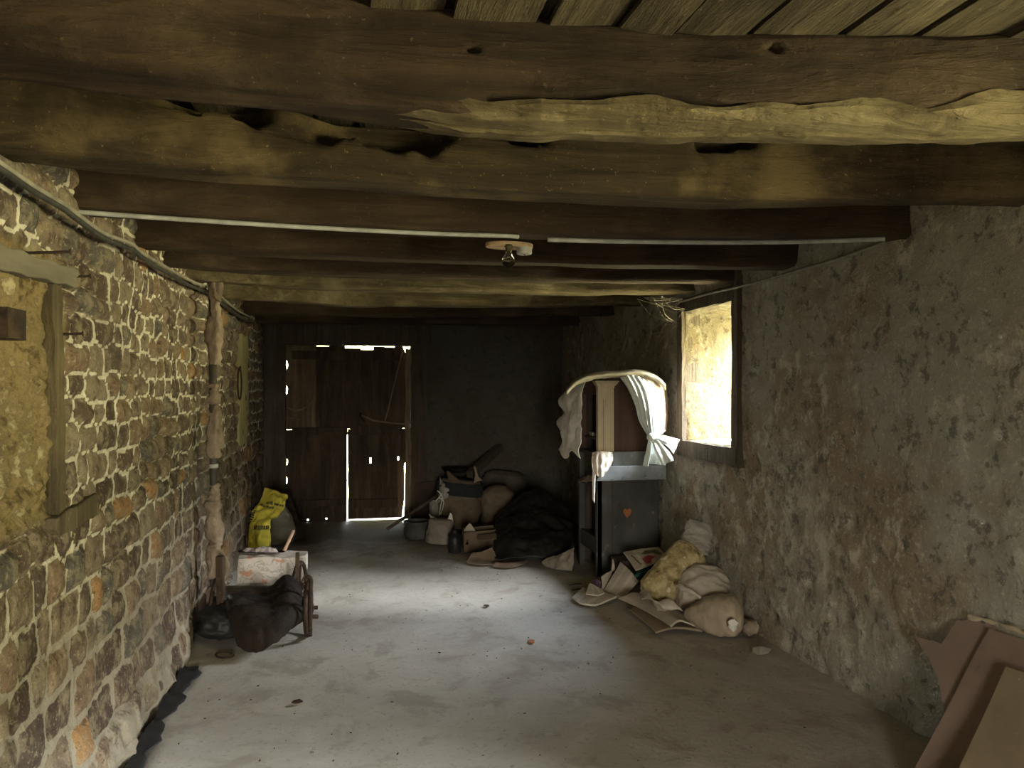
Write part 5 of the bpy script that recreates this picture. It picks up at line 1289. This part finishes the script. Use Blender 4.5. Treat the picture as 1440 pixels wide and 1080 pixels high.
# ------------------------------------------------------------------ boards leaning at the right edge
bn = Vector((1, 0, -.62)).normalized()
def leaning(pts, x0, name, m, label, thick, cat='board', parent=None, jag=0):
    P0 = Vector((x0, 0, 0)); out = []
    P = [PP(x, y, bn, P0) for x, y in pts]
    rr = random.Random(len(pts))
    for i in range(len(P)):
        a_, b_ = P[i], P[(i+1) % len(P)]; k = 6
        for j in range(k):
            q = a_.lerp(b_, j / k)
            if j and jag: q = q + Vector((0, rr.uniform(-jag, jag), rr.uniform(-jag, jag) * .8)); 
            if jag: q = q - bn * (q - P0).dot(bn)
            out.append(q)
    for q in out:
        if q.z < .004:
            q.z = .004
    o = obj(name, MB().prism(out, bn * thick), m, parent)
    if label: tag(o, label, cat)
    return o
leaning([(1284, 894), (1324, 905), (1337, 884), (1346, 873), (1364, 871), (1400, 880), (1400, 960), (1352, 1050), (1330, 1045), (1328, 1000), (1318, 950), (1303, 920)], 2.06, 'torn_board', M['dustrose'], 'torn pinkish board leaning on the right wall, rearmost of the three boards', .010, jag=.004)
lb = leaning([(1391, 884), (1440, 900), (1500, 920), (1500, 1000), (1400, 1200), (1270, 1110), (1330, 1000), (1365, 930)], 2.04, 'leaning_board', M['dustrose'], 'long pinkish brown board leaning in the middle of the three boards at right', .012)
tp = [PP(x, y, bn, Vector((2.03, 0, 0))) for x, y in ((1363, 867), (1380, 872), (1400, 876), (1425, 884), (1455, 895), (1500, 905))]
mb = MB().tube(cr(tp, 40), [.008 + .004 * math.sin(i * .23 + 1) + .003 * math.sin(i * .61) for i in range(40)], 7).wobble(.008, 22, 5)
obj('torn_edge', mb, M['torn'], lb)['label'] = 'pale curled torn top edge'
leaning([(1414, 937), (1440, 946), (1520, 975), (1520, 1250), (1290, 1250), (1352, 1080)], 1.985, 'tan_board', M['tanboard'], 'tan fibreboard panel leaning in front at the lower right corner', .016)

# ------------------------------------------------------------------ cobwebs by the window, litter on the floor
wm, wn_, wl_, wb_ = newmat('cobweb'); setp(wb_, Roughness=.8); wb_.inputs['Base Color'].default_value = (.55, .50, .40, 1)
rw = random.Random(8); mb = MB()
anch = [PX(963, 434, XR - .04), PX(955, 455, XR - .03), PX(948, 440, XR - .03), PX(960, 420, XR - .05)]
ends = [bp(905, 416), bp(915, 414), bp(928, 413), bp(940, 411)]
ends = [Vector(e) + Vector((0, .12, -.01)) for e in ends] + [PX(912, 470, XR - .03), PX(920, 490, XR - .03), PX(930, 500, XR - .03), PX(905, 450, XR - .03)]
for k in range(26):
    a, b = rw.choice(anch), rw.choice(ends); m_ = a.lerp(b, rw.uniform(.3, .7)) + Vector((rw.uniform(-.05, .0), 0, rw.uniform(-.05, .0)))
    mb.tube(cr([a, m_, b], 9), rw.uniform(.0005, .0010), 4)
tag(obj('cobweb', mb, wm), 'thin cobweb threads stretched between the beam and the left side of the window', 'cobweb')
def bit(px, py, s, m, name, label, cat, seed):
    p = PF(px, py, .001); rr = random.Random(seed); pts = []
    for k in range(9):
        a = k * 2 * math.pi / 9; pts.append(p + Vector((math.cos(a) * s * rr.uniform(.5, 1.2), math.sin(a) * s * rr.uniform(.5, 1.2), rr.uniform(0, s * .25))))
    tag(obj(name, MB().prism(pts, UP * s * .3), m), label, cat)
bit(748, 903, .024, mat('brick_red', (.30, .12, .06), (.38, .17, .09), 20), 'brick_chip', 'small reddish brick chip alone in the middle of the floor', 'chip', 1)
bit(418, 988, .022, M['iron'], 'dried_leaf', 'curled dark dried leaf on the floor in the left foreground', 'leaf', 2)
bit(685, 853, .022, M['cab_dark'], 'dried_leaf', 'dark dried leaf on the bright middle of the floor', 'leaf', 3)
rl = random.Random(21); mb = MB()
for k in range(260):
    x, y = rl.uniform(-.7, 2.2), 2.5 + 5.2 * rl.random(); s = rl.choice([.0015, .002, .002, .003, .003, .004]); q = rl.random() * 6.28
    p = Vector((x, y, 0)); e = rl.uniform(1, 2.6)
    pts = [p + Vector((math.cos(q + t) * s * (e if i % 2 == 0 else 1), math.sin(q + t) * s * (e if i % 2 == 0 else 1), .0005)) for i, t in enumerate((0, 1.5, 3.1, 4.6))]
    mb.prism(pts, UP * s * .8)
tag(obj('floor_litter', mb, M['iron']), 'fine dark crumbs of straw and dirt scattered over the concrete floor', 'litter', kind='stuff')
